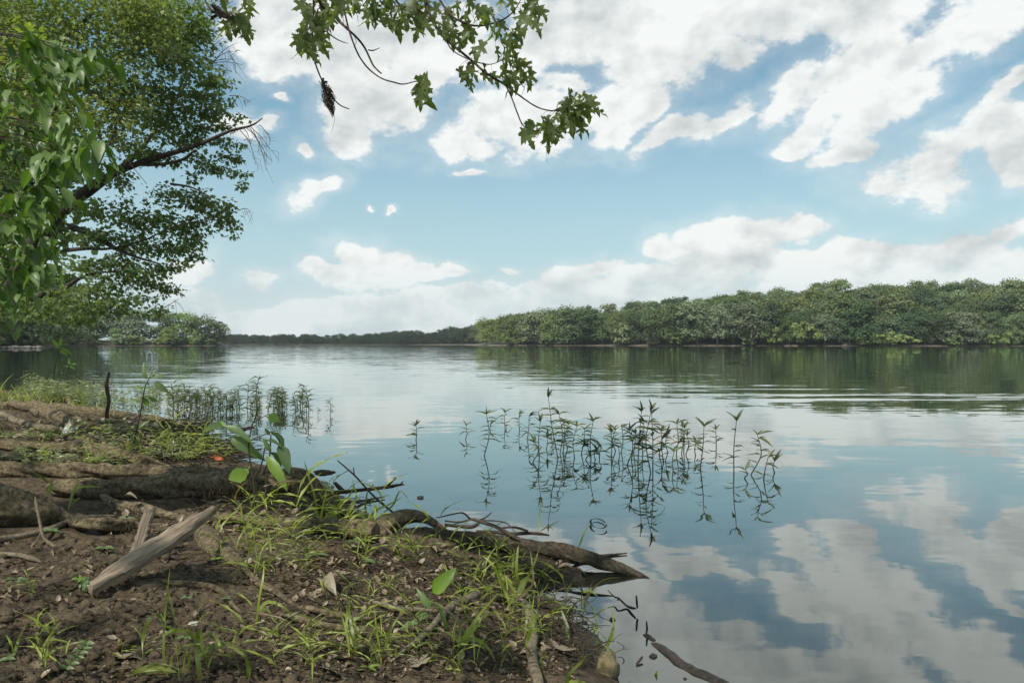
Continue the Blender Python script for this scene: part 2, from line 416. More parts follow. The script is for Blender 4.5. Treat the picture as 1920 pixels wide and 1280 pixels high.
# mud
def mud_mat():
    m, t = new_mat('mud')
    P = t.n('ShaderNodeNewGeometry').outputs['Position']
    sp = t.n('ShaderNodeSeparateXYZ'); t.put(sp.inputs[0], P)
    a = t.noise(P, 3, 5, .6); b = t.noise(P, 28, 6, .65); c = t.noise(P, 140, 4, .7)
    k = t.mix(t.ss(b, .3, .7), (.042, .030, .017), (.172, .130, .076))
    k = t.mix(t.ss(a, .44, .62, 0., .6), k, t.mix(t.ss(b, .35, .65), (.10, .08, .05), (.20, .158, .10)))
    k = t.mix(t.ss(c, .58, .72, 0., .7), k, (.19, .155, .105))
    k = t.mix(t.ss(c, .30, .44, .6, 0.), k, (.020, .015, .010))
    wet = t.ss(sp.outputs[2], .015, .10, 1., 0.)
    k = t.mix(t.math('MULTIPLY', wet, .75), k, t.mix(1., k, (.38, .36, .34), 'MULTIPLY'))
    bp = t.n('ShaderNodeBump'); bp.inputs['Strength'].default_value = .9; bp.inputs['Distance'].default_value = .05
    t.put(bp.inputs['Height'], t.math('ADD', b, t.math('MULTIPLY', c, .4)))
    p = t.n('ShaderNodeBsdfPrincipled'); t.put(p.inputs['Base Color'], k)
    t.put(p.inputs['Roughness'], t.lin(wet, 0., 1., .85, .38)); p.inputs['Specular IOR Level'].default_value = .35
    t.t.links.new(bp.outputs[0], p.inputs['Normal']); finish(t, p.outputs[0])
    return m
M_mud = mud_mat()

def water_mat():
    m, t = new_mat('river_water')
    P = t.n('ShaderNodeNewGeometry').outputs['Position']
    sp = t.n('ShaderNodeSeparateXYZ'); t.put(sp.inputs[0], P)
    def slope(sx, sy, detail, seed):
        v = t.vec('ADD', t.vec('MULTIPLY', P, (sx, sy, 0)), (seed, seed * .7, seed * 1.3))
        return t.vec('SUBTRACT', t.noise(v, 1, detail, .5, out=1), (.5, .5, .5))
    fine = slope(3.2, 8.0, 2, 3.1)
    mid = slope(.7, 2.6, 2, 11.7)
    wide = slope(.10, .45, 2, 27.3)
    lanes = t.noise(t.vec('MULTIPLY', P, (.012, .055, 0)), 1, 3, .6)
    lane = t.ss(lanes, .40, .66)
    dist0 = t.vec('LENGTH', t.vec('MULTIPLY', P, (1, 1, 0)), out=1)
    # a patch of small waves running in from the right, some 12 to 26 m out
    gx = t.math('DIVIDE', t.math('SUBTRACT', sp.outputs[0], 9.), 8.5); gy = t.math('DIVIDE', t.math('SUBTRACT', sp.outputs[1], 19.), 8.5)
    gust = t.ss(t.math('SQRT', t.math('ADD', t.math('MULTIPLY', gx, gx), t.math('MULTIPLY', gy, gy))), .15, 1.05, 1., 0.)
    wave = slope(.26, 1.9, 3, 5.5)
    lane2 = t.ss(t.noise(t.vec('ADD', t.vec('MULTIPLY', P, (.05, .30, 0)), (4.2, 9.1, 0)), 1, 3, .6), .46, .66)
    gust = t.math('MULTIPLY', t.math('ADD', gust, t.math('MULTIPLY', t.ss(dist0, 9., 22.), .55)), t.math('ADD', .25, lane2))
    dist = t.vec('LENGTH', t.vec('MULTIPLY', P, (1, 1, 0)), out=1)
    far = t.ss(dist, 10., 60.)
    amp_f = t.math('ADD', .016, t.math('MULTIPLY', lane, .018))
    s = t.vec('ADD', t.vec('SCALE', fine, amp_f), t.vec('SCALE', mid, t.math('ADD', .026, t.math('MULTIPLY', far, .034))))
    s = t.vec('ADD', s, t.vec('SCALE', wide, t.math('ADD', .006, t.math('MULTIPLY', lane, .02))))
    s = t.vec('ADD', s, t.vec('SCALE', wave, t.math('MULTIPLY', gust, .085)))
    s = t.vec('MULTIPLY', s, (.5, 1, 0))
    N = t.vec('NORMALIZE', t.vec('ADD', s, (0, 0, 1)))
    fr = t.n('ShaderNodeFresnel'); fr.inputs[0].default_value = 1.33
    fac = t.math('POWER', fr.outputs[0], .63, clamp=True)
    gl = t.n('ShaderNodeBsdfGlossy'); gl.inputs[0].default_value = (.96, 1, .975, 1); gl.inputs[1].default_value = .015
    t.t.links.new(N, gl.inputs['Normal'])
    df = t.n('ShaderNodeBsdfDiffuse'); t.put(df.inputs[0], (.016, .018, .013))
    mx = t.n('ShaderNodeMixShader'); t.put(mx.inputs[0], fac)
    t.t.links.new(df.outputs[0], mx.inputs[1]); t.t.links.new(gl.outputs[0], mx.inputs[2])
    finish(t, mx.outputs[0])
    return m
M_water = water_mat()

# ------------------------------------------------------------------ water and land
wv = np.array([[-1280, -100, 0], [1280, -100, 0], [1280, 1480, 0], [-1280, 1480, 0]], float)
river = link('river', mesh_np('river', wv, np.array([[0, 1, 2, 3]]), M_water)); tag(river, kind='structure')

def w0(x, y):
    d = CAMH * F / (y - HOR); return ((x - 960) / F * d, d)
SHORE = [(-60, 38), (-34, 27), (-20, 21.5), w0(-100, 733), w0(0, 737), w0(60, 743), w0(130, 757), w0(200, 772), w0(260, 782), w0(330, 797), w0(385, 822), w0(425, 850), w0(480, 873),
         w0(540, 885), w0(590, 897), w0(635, 932), w0(680, 960), w0(730, 984), w0(800, 1012), w0(860, 1022), w0(930, 1034), w0(1000, 1046), w0(1040, 1056), w0(1085, 1070), w0(1088, 1086), w0(1040, 1098),
         w0(985, 1102), w0(990, 1125), w0(1035, 1146), w0(1060, 1170), w0(1085, 1200), w0(1105, 1230), w0(1120, 1262), w0(1150, 1300), w0(1190, 1380),
         (.42, 1.9), (.5, 1.2), (.9, 0), (1.6, -2), (3, -8), (-80, -8), (-80, 38)]
SH = np.array(SHORE)

def sdf(x, y):
    x = np.asarray(x, float).ravel(); y = np.asarray(y, float).ravel()
    A = SH; B = np.roll(SH, -1, axis=0)
    best = np.full(x.shape, 1e9); inside = np.zeros(x.shape, bool)
    for (ax, ay), (bx, by) in zip(A, B):
        ex, ey = bx - ax, by - ay
        t = np.clip(((x - ax) * ex + (y - ay) * ey) / (ex * ex + ey * ey + 1e-12), 0, 1)
        best = np.minimum(best, np.hypot(x - ax - t * ex, y - ay - t * ey))
        c = (ay > y) != (by > y)
        with np.errstate(divide='ignore', invalid='ignore'):
            inside ^= c & (x < (bx - ax) * (y - ay) / (by - ay + 1e-12) + ax)
    return np.where(inside, best, -best)

def height(x, y, detail=True):
    shp = np.shape(x)
    x = np.asarray(x, float).ravel(); y = np.asarray(y, float).ravel()
    d = sdf(x, y) + .10 * fbm2(x * 3.1, y * 3.1, 3, 5)
    dp = np.maximum(d, 0)
    h = np.where(d > 0, .015 + .29 * (1 - np.exp(-dp / .95)) + .012 * np.minimum(dp, 6), np.maximum(d * .5, -.6) + .015)
    k = np.clip(dp / .35, .12, 1)
    h = h + k * (.085 * fbm2(x * 1.3, y * 1.3, 3, 21) + .035 * fbm2(x * 4.6, y * 4.6, 3, 33))
    if detail:
        cl = np.abs(fbm2(x * 17, y * 17, 3, 55)) ; h = h + k * (.034 * (.28 - cl))
        h = h + k * .020 * fbm2(x * 48, y * 48, 2, 77)
    return h.reshape(shp)

ys = np.concatenate([np.arange(-7, 1.3, .25), np.geomspace(1.3, 30, 560), np.arange(31, 40, 1.)])
us = np.concatenate([np.linspace(-2.6, -.85, 40), np.linspace(-.84, .22, 400), np.linspace(.24, 1.0, 24)])
Yg = np.repeat(ys[:, None], len(us), 1); Xg = us[None] * np.maximum(Yg, 1.6)
Zg = height(Xg, Yg)
nr, nc = Zg.shape
Zs = height(Xg, Yg, False)
YL, UL = ys.tolist(), us.tolist()
import bisect
def _look(Z, x, y):
    u = x / max(y, 1.6)
    i = min(max(bisect.bisect(YL, y) - 1, 0), nr - 2); j = min(max(bisect.bisect(UL, u) - 1, 0), nc - 2)
    a = min(max((y - YL[i]) / (YL[i + 1] - YL[i]), 0), 1); b = min(max((u - UL[j]) / (UL[j + 1] - UL[j]), 0), 1)
    return float((Z[i, j] * (1 - b) + Z[i, j + 1] * b) * (1 - a) + (Z[i + 1, j] * (1 - b) + Z[i + 1, j + 1] * b) * a)
def gz(x, y): return _look(Zg, x, y)

def ground(pxx, pyy):
    """where the line of sight through a photo pixel meets the bank"""
    d = (CAMH - .2) * F / (pyy - HOR)
    for _ in range(14):
        z = max(_look(Zs, (pxx - 960) / F * d, d), 0.)
        d = .5 * d + .5 * (CAMH - z) * F / (pyy - HOR)
    x = (pxx - 960) / F * d
    return np.array([x, d, max(gz(x, d), 0.)])
def bank(name, shore, inland, profile, mats, seed, ramp=False):
    """land rising behind a shoreline; inland: unit direction away from the water"""
    S = catmull(np.array(shore, float), len(shore) * 12)
    inl = np.array(inland, float); inl /= np.linalg.norm(inl)
    V = []
    for d, h in profile:
        x = S[:, 0] + inl[0] * d; y = S[:, 1] + inl[1] * d
        n = fbm2(x * .06, y * .06, 3, seed)
        if ramp and d > 7: h = h * np.clip((S[:, 0] + 25) / 150, .22, 1)
        V.append(np.stack([x + (2.5 * fbm2(S[:, 0] * .09, S[:, 1] * .09, 3, seed + 4) if d > -3 else 0), y, h * (1 + .5 * n) if np.max(h) > 0 else np.full(len(x), h)], -1))
    V = np.array(V); m, n = V.shape[:2]; ii = np.arange(m * n).reshape(m, n)
    fq = np.stack([ii[:-1, :-1], ii[1:, :-1], ii[1:, 1:], ii[:-1, 1:]], -1)
    me = mesh_np(name, V.reshape(-1, 3), fq.reshape(-1, 4), None)
    for mt in mats: me.materials.append(mt)
    mi = np.repeat((np.array([p[0] for p in profile[:-1]]) >= 7).astype(np.int32), n - 1); me.polygons.foreach_set('material_index', mi)
    return tag(link(name, me), kind='structure')

R_SHORE = [(-60, 1010), (-45, 800), (-22, 640), (8, 575), (40, 535), (75, 505), (120, 475), (170, 452), (230, 432), (300, 418), (400, 405), (560, 400)]
R_IN = (.35, .94)
R_PROF = [(-12, -.6), (0, 0.), (3, .28), (7, .7), (14, 2.2), (30, 5), (60, 14), (100, 24), (150, 29), (400, 32)]
bank('wooded_hillside', R_SHORE, R_IN, R_PROF, [M_beach, M_forest_floor], 3, True)
bank('far_bank', [(-700, 1010), (-520, 1015), (-365, 1020), (-200, 1020), (-100, 1015), (-20, 1000), (120, 960)], (0, 1), [(-12, -.6), (0, 0), (3, .25), (7, .6), (40, 3), (300, 5)], [M_beach, M_forest_floor], 8)
bank('left_shore', [(-52, 45), (-80, 96), (-117, 152), (-142, 205), (-131, 221), (-152, 262), (-215, 380), (-262, 455)], (-1, .25), [(-6, -.6), (0, 0), (2, .25), (7, .7), (25, 3), (200, 5)], [M_dark_beach, M_forest_floor], 12)
bank('headland', [(-330, 470), (-262, 472), (-225, 478), (-200, 488), (-188, 505), (-192, 530), (-230, 600)], (-.6, .8), [(-6, -.6), (0, 0), (2, .25), (7, .7), (25, 2.5), (100, 4)], [M_dark_beach, M_forest_floor], 15)

# summer air over the river
hz = bpy.data.materials.new('air'); hz.use_nodes = True; hn = NT(hz.node_tree)
hv = hn.n('ShaderNodeVolumePrincipled'); hv.inputs['Color'].default_value = (.86, .93, 1, 1); hv.inputs['Density'].default_value = .00010; hv.inputs['Anisotropy'].default_value = .2
ho = hn.n('ShaderNodeOutputMaterial'); hn.t.links.new(hv.outputs[0], ho.inputs['Volume'])
HB = np.array([[x, y, z] for z in (-1.7, 75) for y in (-120, 1500) for x in (-1300, 1300)], float)
haze = link('haze', mesh_np('haze', HB, np.array([[0, 2, 3, 1], [4, 5, 7, 6], [0, 1, 5, 4], [2, 6, 7, 3], [0, 4, 6, 2], [1, 3, 7, 5]]), hz, False)); tag(haze, kind='stuff')

# ------------------------------------------------------------------ trees across the water
TPL_CLUMP = np.array([[-.5, 0, 0], [-.15, .42, .10], [.35, .33, -.05], [.55, -.05, .08], [.2, -.45, -.03], [-.3, -.35, .1]])
F_CLUMP = np.array([[0, 5, 4], [0, 4, 3], [0, 3, 2], [0, 2, 1]])

def far_crown(seed, wide, base, top, nlobe, per, size, droop=0.):
    """unit-height crown: lobes of leaf clumps around a tapering volume"""
    r = np.random.default_rng(seed)
    Cs, Ns, Ss = [], [], []
    for k in range(nlobe):
        h = base + (top - base) * min(1.04, max(0, ((k + .5) / nlobe) ** .9 + r.normal() * .07))
        env = wide * math.sin(math.pi * min(.97, .16 + .80 * min(1, max(0, (h - base) / (1.02 - base))))) ** .62
        a = r.uniform(0, 6.283); rad = env * math.sqrt(r.uniform(.05, 1.15)) * .86
        lr = r.uniform(.40, 1.10) * .165 * (1.25 - .3 * h)
        c = np.array([math.cos(a) * rad, math.sin(a) * rad, h + r.normal() * .02])
        v = r.normal(size=(per, 3)); v /= np.linalg.norm(v, axis=1)[:, None]
        v[:, 2] = np.where(v[:, 2] < -.35, -v[:, 2] * .5, v[:, 2])
        rr = lr * (1 + .16 * r.normal(size=per)) * np.where(r.random(per) < .12, 1.25, 1.)
        pts = c + v * rr[:, None] * np.array([1.12, 1.12, .85])
        pts[:, 2] -= droop * np.hypot(pts[:, 0], pts[:, 1])
        n = v + .36 * r.normal(size=(per, 3)) + np.array([0, 0, .30])
        Cs.append(pts); Ns.append(n); Ss.append(size * r.uniform(.6, 1.5, per))
    C = np.concatenate(Cs); N = np.concatenate(Ns); S = np.concatenate(Ss)
    X = np.cross(N, r.normal(size=N.shape))
    C[:, 2] = np.maximum(C[:, 2], .015)
    V, Fc = scatter(TPL_CLUMP, F_CLUMP, C, X, N, S)
    return mesh_np('crown', V, Fc, M_far, False)

CROWNS = [far_crown(100 + k, wd, bs, .90, nl, 105, .031, dr) for k, (wd, bs, nl, dr) in enumerate(
    [(.36, .14, 40, 0), (.30, .10, 36, 0), (.42, .16, 44, .1), (.26, .08, 32, 0), (.38, .06, 42, .15), (.33, .2, 36, 0), (.46, .2, 46, .12)])]
SHRUBS = [far_crown(200 + k, wd, .12, .78, 16, 60, .085, 0) for k, wd in enumerate([.62, .75, .5])]
tv, tf_ = tube([(0, 0, -.02), (.006, .004, .25), (-.008, 0, .5), (.004, .006, .8)], [.018, .014, .010, .003], 8, 6)
TRUNKS = []
for sd_ in range(3):
    bgg = Bag(); bgg.add(*tube([(0, 0, -.03), (.01, .004, .22), (-.012, .01, .5), (.006, .006, .85)], [.019, .015, .010, .003], 9, 6))
    rr_ = random.Random(sd_)
    for k in range(6):
        a = rr_.uniform(0, 6.28); h = rr_.uniform(.2, .6); l = rr_.uniform(.14, .26)
        bgg.add(*tube([(0, 0, h), (math.cos(a) * l * .5, math.sin(a) * l * .5, h + .09), (math.cos(a) * l, math.sin(a) * l, h + .2)], [.008, .006, .002], 5, 5))
    TRUNKS.append(mesh_np('trunk', *bgg.get(), M_far_trunk))

TONES = {'sage green': (.146, .192, .108), 'mid green': (.108, .152, .070), 'dark green': (.062, .096, .052), 'yellow green': (.160, .210, .082),
         'grey green': (.142, .186, .122), 'deep green': (.078, .120, .070), 'olive green': (.136, .170, .076)}

def jit(c, s=.12):
    return (*[max(.01, v * random.uniform(1 - s, 1 + s)) for v in c], 1)

def far_tree(name, loc, h, tone, label, cat, group, mesh=None, trunk=True, wide=1., lift=1.):
    cm = mesh or random.choice(CROWNS)
    t = thing(name, loc, label, cat, group)
    c = link('crown', cm, (0, 0, 0), t); kk = random.uniform(.84, 1.24) * lift; c.color = jit(tuple(v * kk for v in TONES[tone]), .05); c.scale = (h * wide * random.uniform(.8, 1.2), h * wide * random.uniform(.8, 1.2), h); c.rotation_euler = (0, 0, random.uniform(0, 6.28))
    if trunk:
        k = link('trunk', random.choice(TRUNKS), (0, 0, 0), t); k.scale = (h, h, h); k.rotation_euler = (0, 0, random.uniform(0, 6.28))
    return t

def shore_at(pxx, shore):
    """point of a shoreline seen in photo column pxx"""
    S = catmull(np.array(shore, float), 400); u = 960 + F * S[:, 0] / S[:, 1]
    k = np.argmin(np.abs(u - pxx)); return S[k]

ORD = ['first', 'second', 'third', 'fourth', 'fifth', 'sixth', 'seventh', 'eighth', 'ninth', 'tenth', 'eleventh', 'twelfth', 'thirteenth', 'fourteenth', 'fifteenth', 'sixteenth', 'seventeenth', 'eighteenth', 'nineteenth', 'twentieth']
ORD += ['twenty-' + o for o in ORD[:9]] + ['thirtieth'] + ['thirty-' + o for o in ORD[:9]] + ['fortieth']
inl = np.array(R_IN) / np.linalg.norm(R_IN)
pd = np.array([p[0] for p in R_PROF]); ph = np.array([p[1] for p in R_PROF])
# target outline of the wood against the sky (photo column -> row)
SKY_X = [880, 905, 930, 985, 1050, 1110, 1160, 1220, 1300, 1400, 1450, 1500, 1560, 1640, 1700, 1780, 1860, 1920, 2100]
SKY_Y = [612, 592, 588, 578, 572, 566, 574, 566, 556, 545, 538, 536, 524, 536, 530, 522, 518, 520, 515]
def sky_row(x): return float(np.interp(x, SKY_X, SKY_Y))

pxs = []; x = 908
while x < 2010:
    pxs.append(x); x += random.uniform(27, 40)
front_tones = ['yellow green', 'olive green', 'mid green', 'sage green', 'yellow green', 'sage green', 'dark green', 'mid green', 'olive green', 'dark green', 'sage green', 'mid green', 'dark green', 'grey green', 'grey green', 'deep green', 'grey green', 'dark green', 'mid green', 'deep green', 'grey green', 'deep green', 'dark green', 'sage green', 'grey green', 'deep green', 'mid green', 'dark green', 'grey green', 'mid green', 'deep green', 'sage green', 'dark green', 'grey green']
for i, X in enumerate(pxs):
    s = shore_at(X, R_SHORE); d = random.uniform(4.5, 8); q_ = s + inl * d
    pix = F / q_[1]
    top = max(sky_row(X) + 2, HOR - random.uniform(46, 82)) if X > 960 else sky_row(X) + random.uniform(0, 4)
    h = (HOR - top) / pix + .6
    tone = front_tones[i % len(front_tones)]
    far_tree('shoreline_tree', (q_[0], q_[1], .4), h, tone,
             f'{tone} tree, {ORD[i]} from the left in the right bank shoreline row', 'tree', 'front row trees along the right bank', wide=random.uniform(.82, 1.4))
for row, (d0, d1, step) in enumerate([(18, 26, 34), (36, 48, 36), (58, 72, 36), (82, 98, 34), (112, 130, 34), (140, 165, 36)]):
    X = 912 + random.uniform(0, 20) + row * 26
    while X < 2020:
        s = shore_at(X, R_SHORE); d = random.uniform(d0, d1); q_ = s + inl * d
        z = float(np.interp(d, pd, ph)) * (min(1, max(.22, (s[0] + 25) / 150)) if d > 7 else 1); U = 960 + F * q_[0] / q_[1]
        lim = (HOR - sky_row(U)) / F * q_[1] + CAMH          # the wood's own outline height there
        h = min(random.uniform(15, 28), lim - z * .9 + random.uniform(-6.5, 3.0))
        if h > 9:
            tone = random.choice(['mid green', 'sage green', 'olive green', 'dark green', 'mid green', 'deep green', 'sage green'])
            far_tree('hillside_tree', (q_[0], q_[1], z * .85), h, tone, 'broad leafed forest tree crowded on the hillside above the right bank shoreline trees', 'tree', 'trees covering the right bank hillside', trunk=(row < 1), wide=random.uniform(1.0, 1.3))
        X += random.uniform(.75, 1.3) * step

for i in range(30):
    t_ = random.random(); s = catmull(np.array(R_SHORE[:4], float), 100)[int(t_ * 99)]
    d = random.uniform(4, 60); h = random.uniform(19, 24) * (1 if d < 30 else .95)
    far_tree('hillside_tree', (s[0] + d, s[1] + d * .3, .5 + d * .09), h, random.choice(['mid green', 'sage green', 'olive green', 'dark green', 'yellow green']), 'broad leafed forest tree crowded at the receding near end of the right bank', 'tree', 'trees at the receding end of the right bank', trunk=False, wide=1.15)
SHRUB_SPOTS = [(955, 26, 26), (1020, 24, 18), (1166, 34, 36), (1224, 22, 18), (1266, 28, 22), (1402, 28, 16), (1450, 34, 30), (1514, 46, 46), (1619, 34, 16), (1651, 38, 26), (1694, 42, 22), (1786, 34, 18), (1876, 40, 24)]
for i, (X, wpx, hpx) in enumerate(SHRUB_SPOTS):
    s = shore_at(X, R_SHORE); q_ = s + inl * 1.8
    sc = q_[1] / F
    far_tree('shore_shrub', (q_[0], q_[1], .05), hpx * sc * 1.3, random.choice(['yellow green', 'sage green', 'yellow green']), f'rounded light green shrub at the waterline of the right bank, {ORD[i]} from the left', 'shrub', 'light green shrubs at the right bank waterline', mesh=SHRUBS[i % 3], trunk=False, wide=max(.8, min(1.5, .82 * wpx / hpx)))

for i, (X, lab) in enumerate([(1150, 'pale dead branch lying on the right bank mud, leftmost of the stranded driftwood'), (1588, 'pale forked dead tree stranded on the mud in the middle of the right bank'), (1800, 'pale fallen trunk lying on the right bank mud near the right edge'), (1660, 'low bleached log at the waterline between the two stranded dead trees')]):
    s = shore_at(X, R_SHORE) + inl * 1.5; rd = random.Random(i); bg_ = Bag()
    bg_.add(*tube([(s[0] - 3, s[1], .3), (s[0], s[1], .6), (s[0] + 3.5, s[1] + .5, 1.2)], [.25, .2, .08], 8, 6))
    for k in range(5):
        a = rd.uniform(-2, 3); bg_.add(*tube([(s[0] + a, s[1], .6), (s[0] + a + rd.uniform(-.6, 1), s[1], 1.4), (s[0] + a + rd.uniform(-1, 2), s[1], rd.uniform(1.6, 3.0))], [.1, .07, .03], 5, 5))
    solo('stranded_driftwood', *bg_.get(), M_pale_rock, lab, 'driftwood')

# distant treeline at the end of the river
FLAB = 'dark green tree in the low distant treeline at the end of the river'
for row in range(3):
    X = -392 + row * 6
    while X < 30:
        yy = 1026 + row * 16 + random.uniform(-3, 3)
        u = 960 + F * X / yy
        hp = np.interp(u, [415, 500, 640, 760, 850, 905], [19.5, 18, 19.5, 24, 30, 37]) * random.uniform(.66, 1.12)
        t = link('distant_tree', random.choice(CROWNS), (X, yy, .4)); h = hp * yy / F
        t.color = jit(tuple(v * .92 for v in (.050, .076, .044)), .18); t.scale = (h * 1.25, h * 1.25, h); t.rotation_euler = (0, 0, random.uniform(0, 6.28))
        tag(t, FLAB, 'tree', 'trees of the distant treeline')
        X += random.uniform(7, 12)

# headland and left shore trees (under the maple)
hl = [(-300, 500, 25, 'deep green'), (-272, 500, 24, 'mid green'), (-250, 498, 22, 'deep green'), (-233, 496, 19, 'grey green'), (-219, 500, 18, 'sage green'), (-208, 502, 17.5, 'yellow green'),
      (-199, 510, 16, 'sage green'), (-193, 520, 13, 'mid green'), (-286, 482, 12, 'sage green'), (-262, 480, 10, 'mid green'), (-240, 484, 9, 'sage green'), (-212, 490, 9, 'yellow green'), (-321, 505, 28, 'mid green'), (-340, 500, 30, 'sage green'), (-360, 498, 32, 'deep green')]
for i, (X, Y, h, tone) in enumerate(sorted(hl)):
    far_tree('headland_tree', (X, Y, .3), h * 1.22, tone, f'{tone} tree on the far left headland, {ORD[i]} from the left under the overhanging maple', 'tree', 'trees on the left headland', mesh=CROWNS[[4, 2, 0, 6][i % 4]], wide=1.15, lift=1.12)
lf = [(-147, 212, 16, 'olive green'), (-156, 226, 19, 'mid green'), (-141, 228, 13, 'sage green'), (-158, 250, 21, 'dark green'), (-167, 275, 22, 'sage green'), (-180, 300, 23, 'mid green'), (-193, 325, 23, 'olive green'), (-208, 350, 25, 'deep green'), (-165, 212, 20, 'sage green'), (-222, 372, 26, 'sage green'), (-240, 398, 27, 'mid green'), (-256, 425, 28, 'deep green'), (-144, 200, 12, 'mid green'), (-268, 448, 28, 'sage green')]
for i, (X, Y, h, tone) in enumerate(sorted(lf, key=lambda k: k[0] / k[1])):
    far_tree('bank_tree', (X, Y, .4), h * 1.3, tone, f'{tone} tree on the near left shore, {ORD[i]} from the left behind the pale rocks', 'tree', 'trees along the left shore', mesh=CROWNS[[4, 2, 0, 6, 1][i % 5]], wide=1.2, lift=1.12)
for i in range(34):
    if i < 18: s = catmull(np.array([(-142, 205), (-131, 221), (-152, 262), (-215, 380), (-262, 455)], float), 60)[int((i + random.random()) / 18 * 59)]; off = np.array([-random.uniform(2, 12), random.uniform(0, 3)])
    else: s = catmull(np.array([(-330, 470), (-262, 472), (-225, 478), (-200, 488), (-188, 505)], float), 60)[int((i - 18 + random.random()) / 16 * 59)]; off = np.array([-random.uniform(1, 5), random.uniform(2, 9)])
    far_tree('shore_bush', (s[0] + off[0], s[1] + off[1], .1), random.uniform(4.5, 9.5), random.choice(['sage green', 'mid green', 'deep green', 'grey green', 'yellow green']), f'bushy undergrowth at the waterline of the left shore, {ORD[i]} bush going towards the headland', 'bush', 'bushes along the left shore waterline', mesh=SHRUBS[i % 3], trunk=False, wide=random.uniform(1., 1.4), lift=1.12)
def rock(seed, c, r, sq=(1, 1, .6), n=10):
    bm = bmesh.new(); bmesh.ops.create_icosphere(bm, subdivisions=3, radius=1)
    V = np.array([v.co[:] for v in bm.verts]); Fc = np.array([[v.index for v in f.verts] for f in bm.faces]); bm.free()
    k = 1 + .45 * fbm2(V[:, 0] * 1.3 + seed * 3, V[:, 1] * 1.3 + V[:, 2] * 1.7, 4, seed)
    return V * k[:, None] * np.array(sq) * r + np.array(c), Fc
for i, (X, wd) in enumerate([(4, 1.0), (14, .7), (28, 1.5), (40, .9), (50, 1.3), (62, .8), (72, 1.1), (20, .6)]):
    d = 214 + i * .6; c = px(X, 653, d); c[2] = .25
    solo('shore_rock', *rock(i + 3, c, wd * .75, (1.5, 1, .5)), M_pale_rock, f'pale rock at the left shore waterline below the trees, {ORD[[4, 14, 20, 28, 40, 50, 62, 72].index([4, 14, 28, 40, 50, 62, 72, 20][i])]} from the left', 'rock', 'pale rocks at the left shore waterline')
# floating flecks far out
bgf = Bag()
for k in range(150):
    X = random.uniform(900, 1920); Yp = random.uniform(656, 705); d = CAMH * F / (Yp - HOR)
    c = px(X, Yp, d); c[2] = .012; r_ = random.uniform(.25, .9) * d / F
    bgf.add(*scatter(np.array([[-1, 0, 0], [0, .6, .01], [1.2, .1, 0], [.2, -.7, .01]]), np.array([[0, 3, 2, 1]]), [c], [(1, random.uniform(-.2, .2), 0)], [(0, 0, 1.)], [r_]))
tag(link('floating_flecks', mesh_np('floating_flecks', *bgf.get(), M_foam)), 'tiny white flecks drifting on the dark reflection of the right bank', 'flecks', kind='stuff')

# ------------------------------------------------------------------ leaf shapes
def oval_leaf(fold=.18, curl=.25, w=.30, rows=7, taper=.85):
    V = []; Fq = []
    for k in range(rows):
        t = k / (rows - 1); ww = w * math.sin(math.pi * min(1, (t ** taper) * .97 + .015)) ** .8
        for s in (-1, 0, 1):
            V.append((t, s * ww * (1 + .06 * math.sin(t * 23 + s)), abs(s) * ww * fold * 2 - curl * t * t + .03 * abs(s) * math.sin(t * 15 + s * 1.7)))
    for k in range(rows - 1):
        for s in (0, 1):
            a = k * 3 + s; Fq.append((a, a + 1, a + 4, a + 3))
    return np.array(V), np.array(Fq)

def maple_leaf(seed=0, droop=.25):
    r = random.Random(seed)
    half = [(0, 0), (-.08, .13), (.05, .38), (.11, .25), (.20, .16), (.27, .33), (.48, .58), (.46, .43), (.58, .40), (.47, .27), (.40, .11), (.60, .15), (.66, .27), (.71, .15), (.85, .13), (1, 0)]
    half = [(a + r.uniform(-.02, .02), b * r.uniform(.9, 1.1)) for a, b in half]; half[0] = (0, 0)
    pts = half + [(a, -b * r.uniform(.9, 1.05)) for a, b in half[-2:0:-1]]
    bm = bmesh.new(); vs = [bm.verts.new((a, b, 0)) for a, b in pts]; bm.faces.new(vs)
    bmesh.ops.triangulate(bm, faces=bm.faces[:])
    bm.verts.index_update()
    V = np.array([v.co[:] for v in bm.verts]); Fc = np.array([[v.index for v in f.verts] for f in bm.faces]); bm.free()
    V[:, 2] = .35 * np.abs(V[:, 1]) * r.uniform(.3, 1.2) - droop * V[:, 0] ** 2 + .05 * np.sin(V[:, 0] * 9 + seed)
    return V, Fc

LANCE = oval_leaf(.25, .45, .085, 5, .7)
LANCE2 = oval_leaf(.2, .15, .075, 4, .7)
OVAL = oval_leaf(.28, .34, .21, 7, .8)
TPL_LEAF4 = np.array([[0, 0, 0], [.45, .34, .08], [1, 0, -.1], [.5, -.34, .08]]); F_LEAF4 = np.array([[0, 2, 1], [0, 3, 2]])

TPL_LEAF6 = np.array([[0, 0, 0], [.25, .26, .05], [.55, .42, .02], [.62, .16, .03], [1, 0, -.12], [.62, -.16, .03], [.55, -.42, .02], [.25, -.26, .05]])
F_LEAF6 = np.array([[0, 2, 1], [0, 3, 2], [0, 4, 3], [0, 5, 4], [0, 6, 5], [0, 7, 6]])

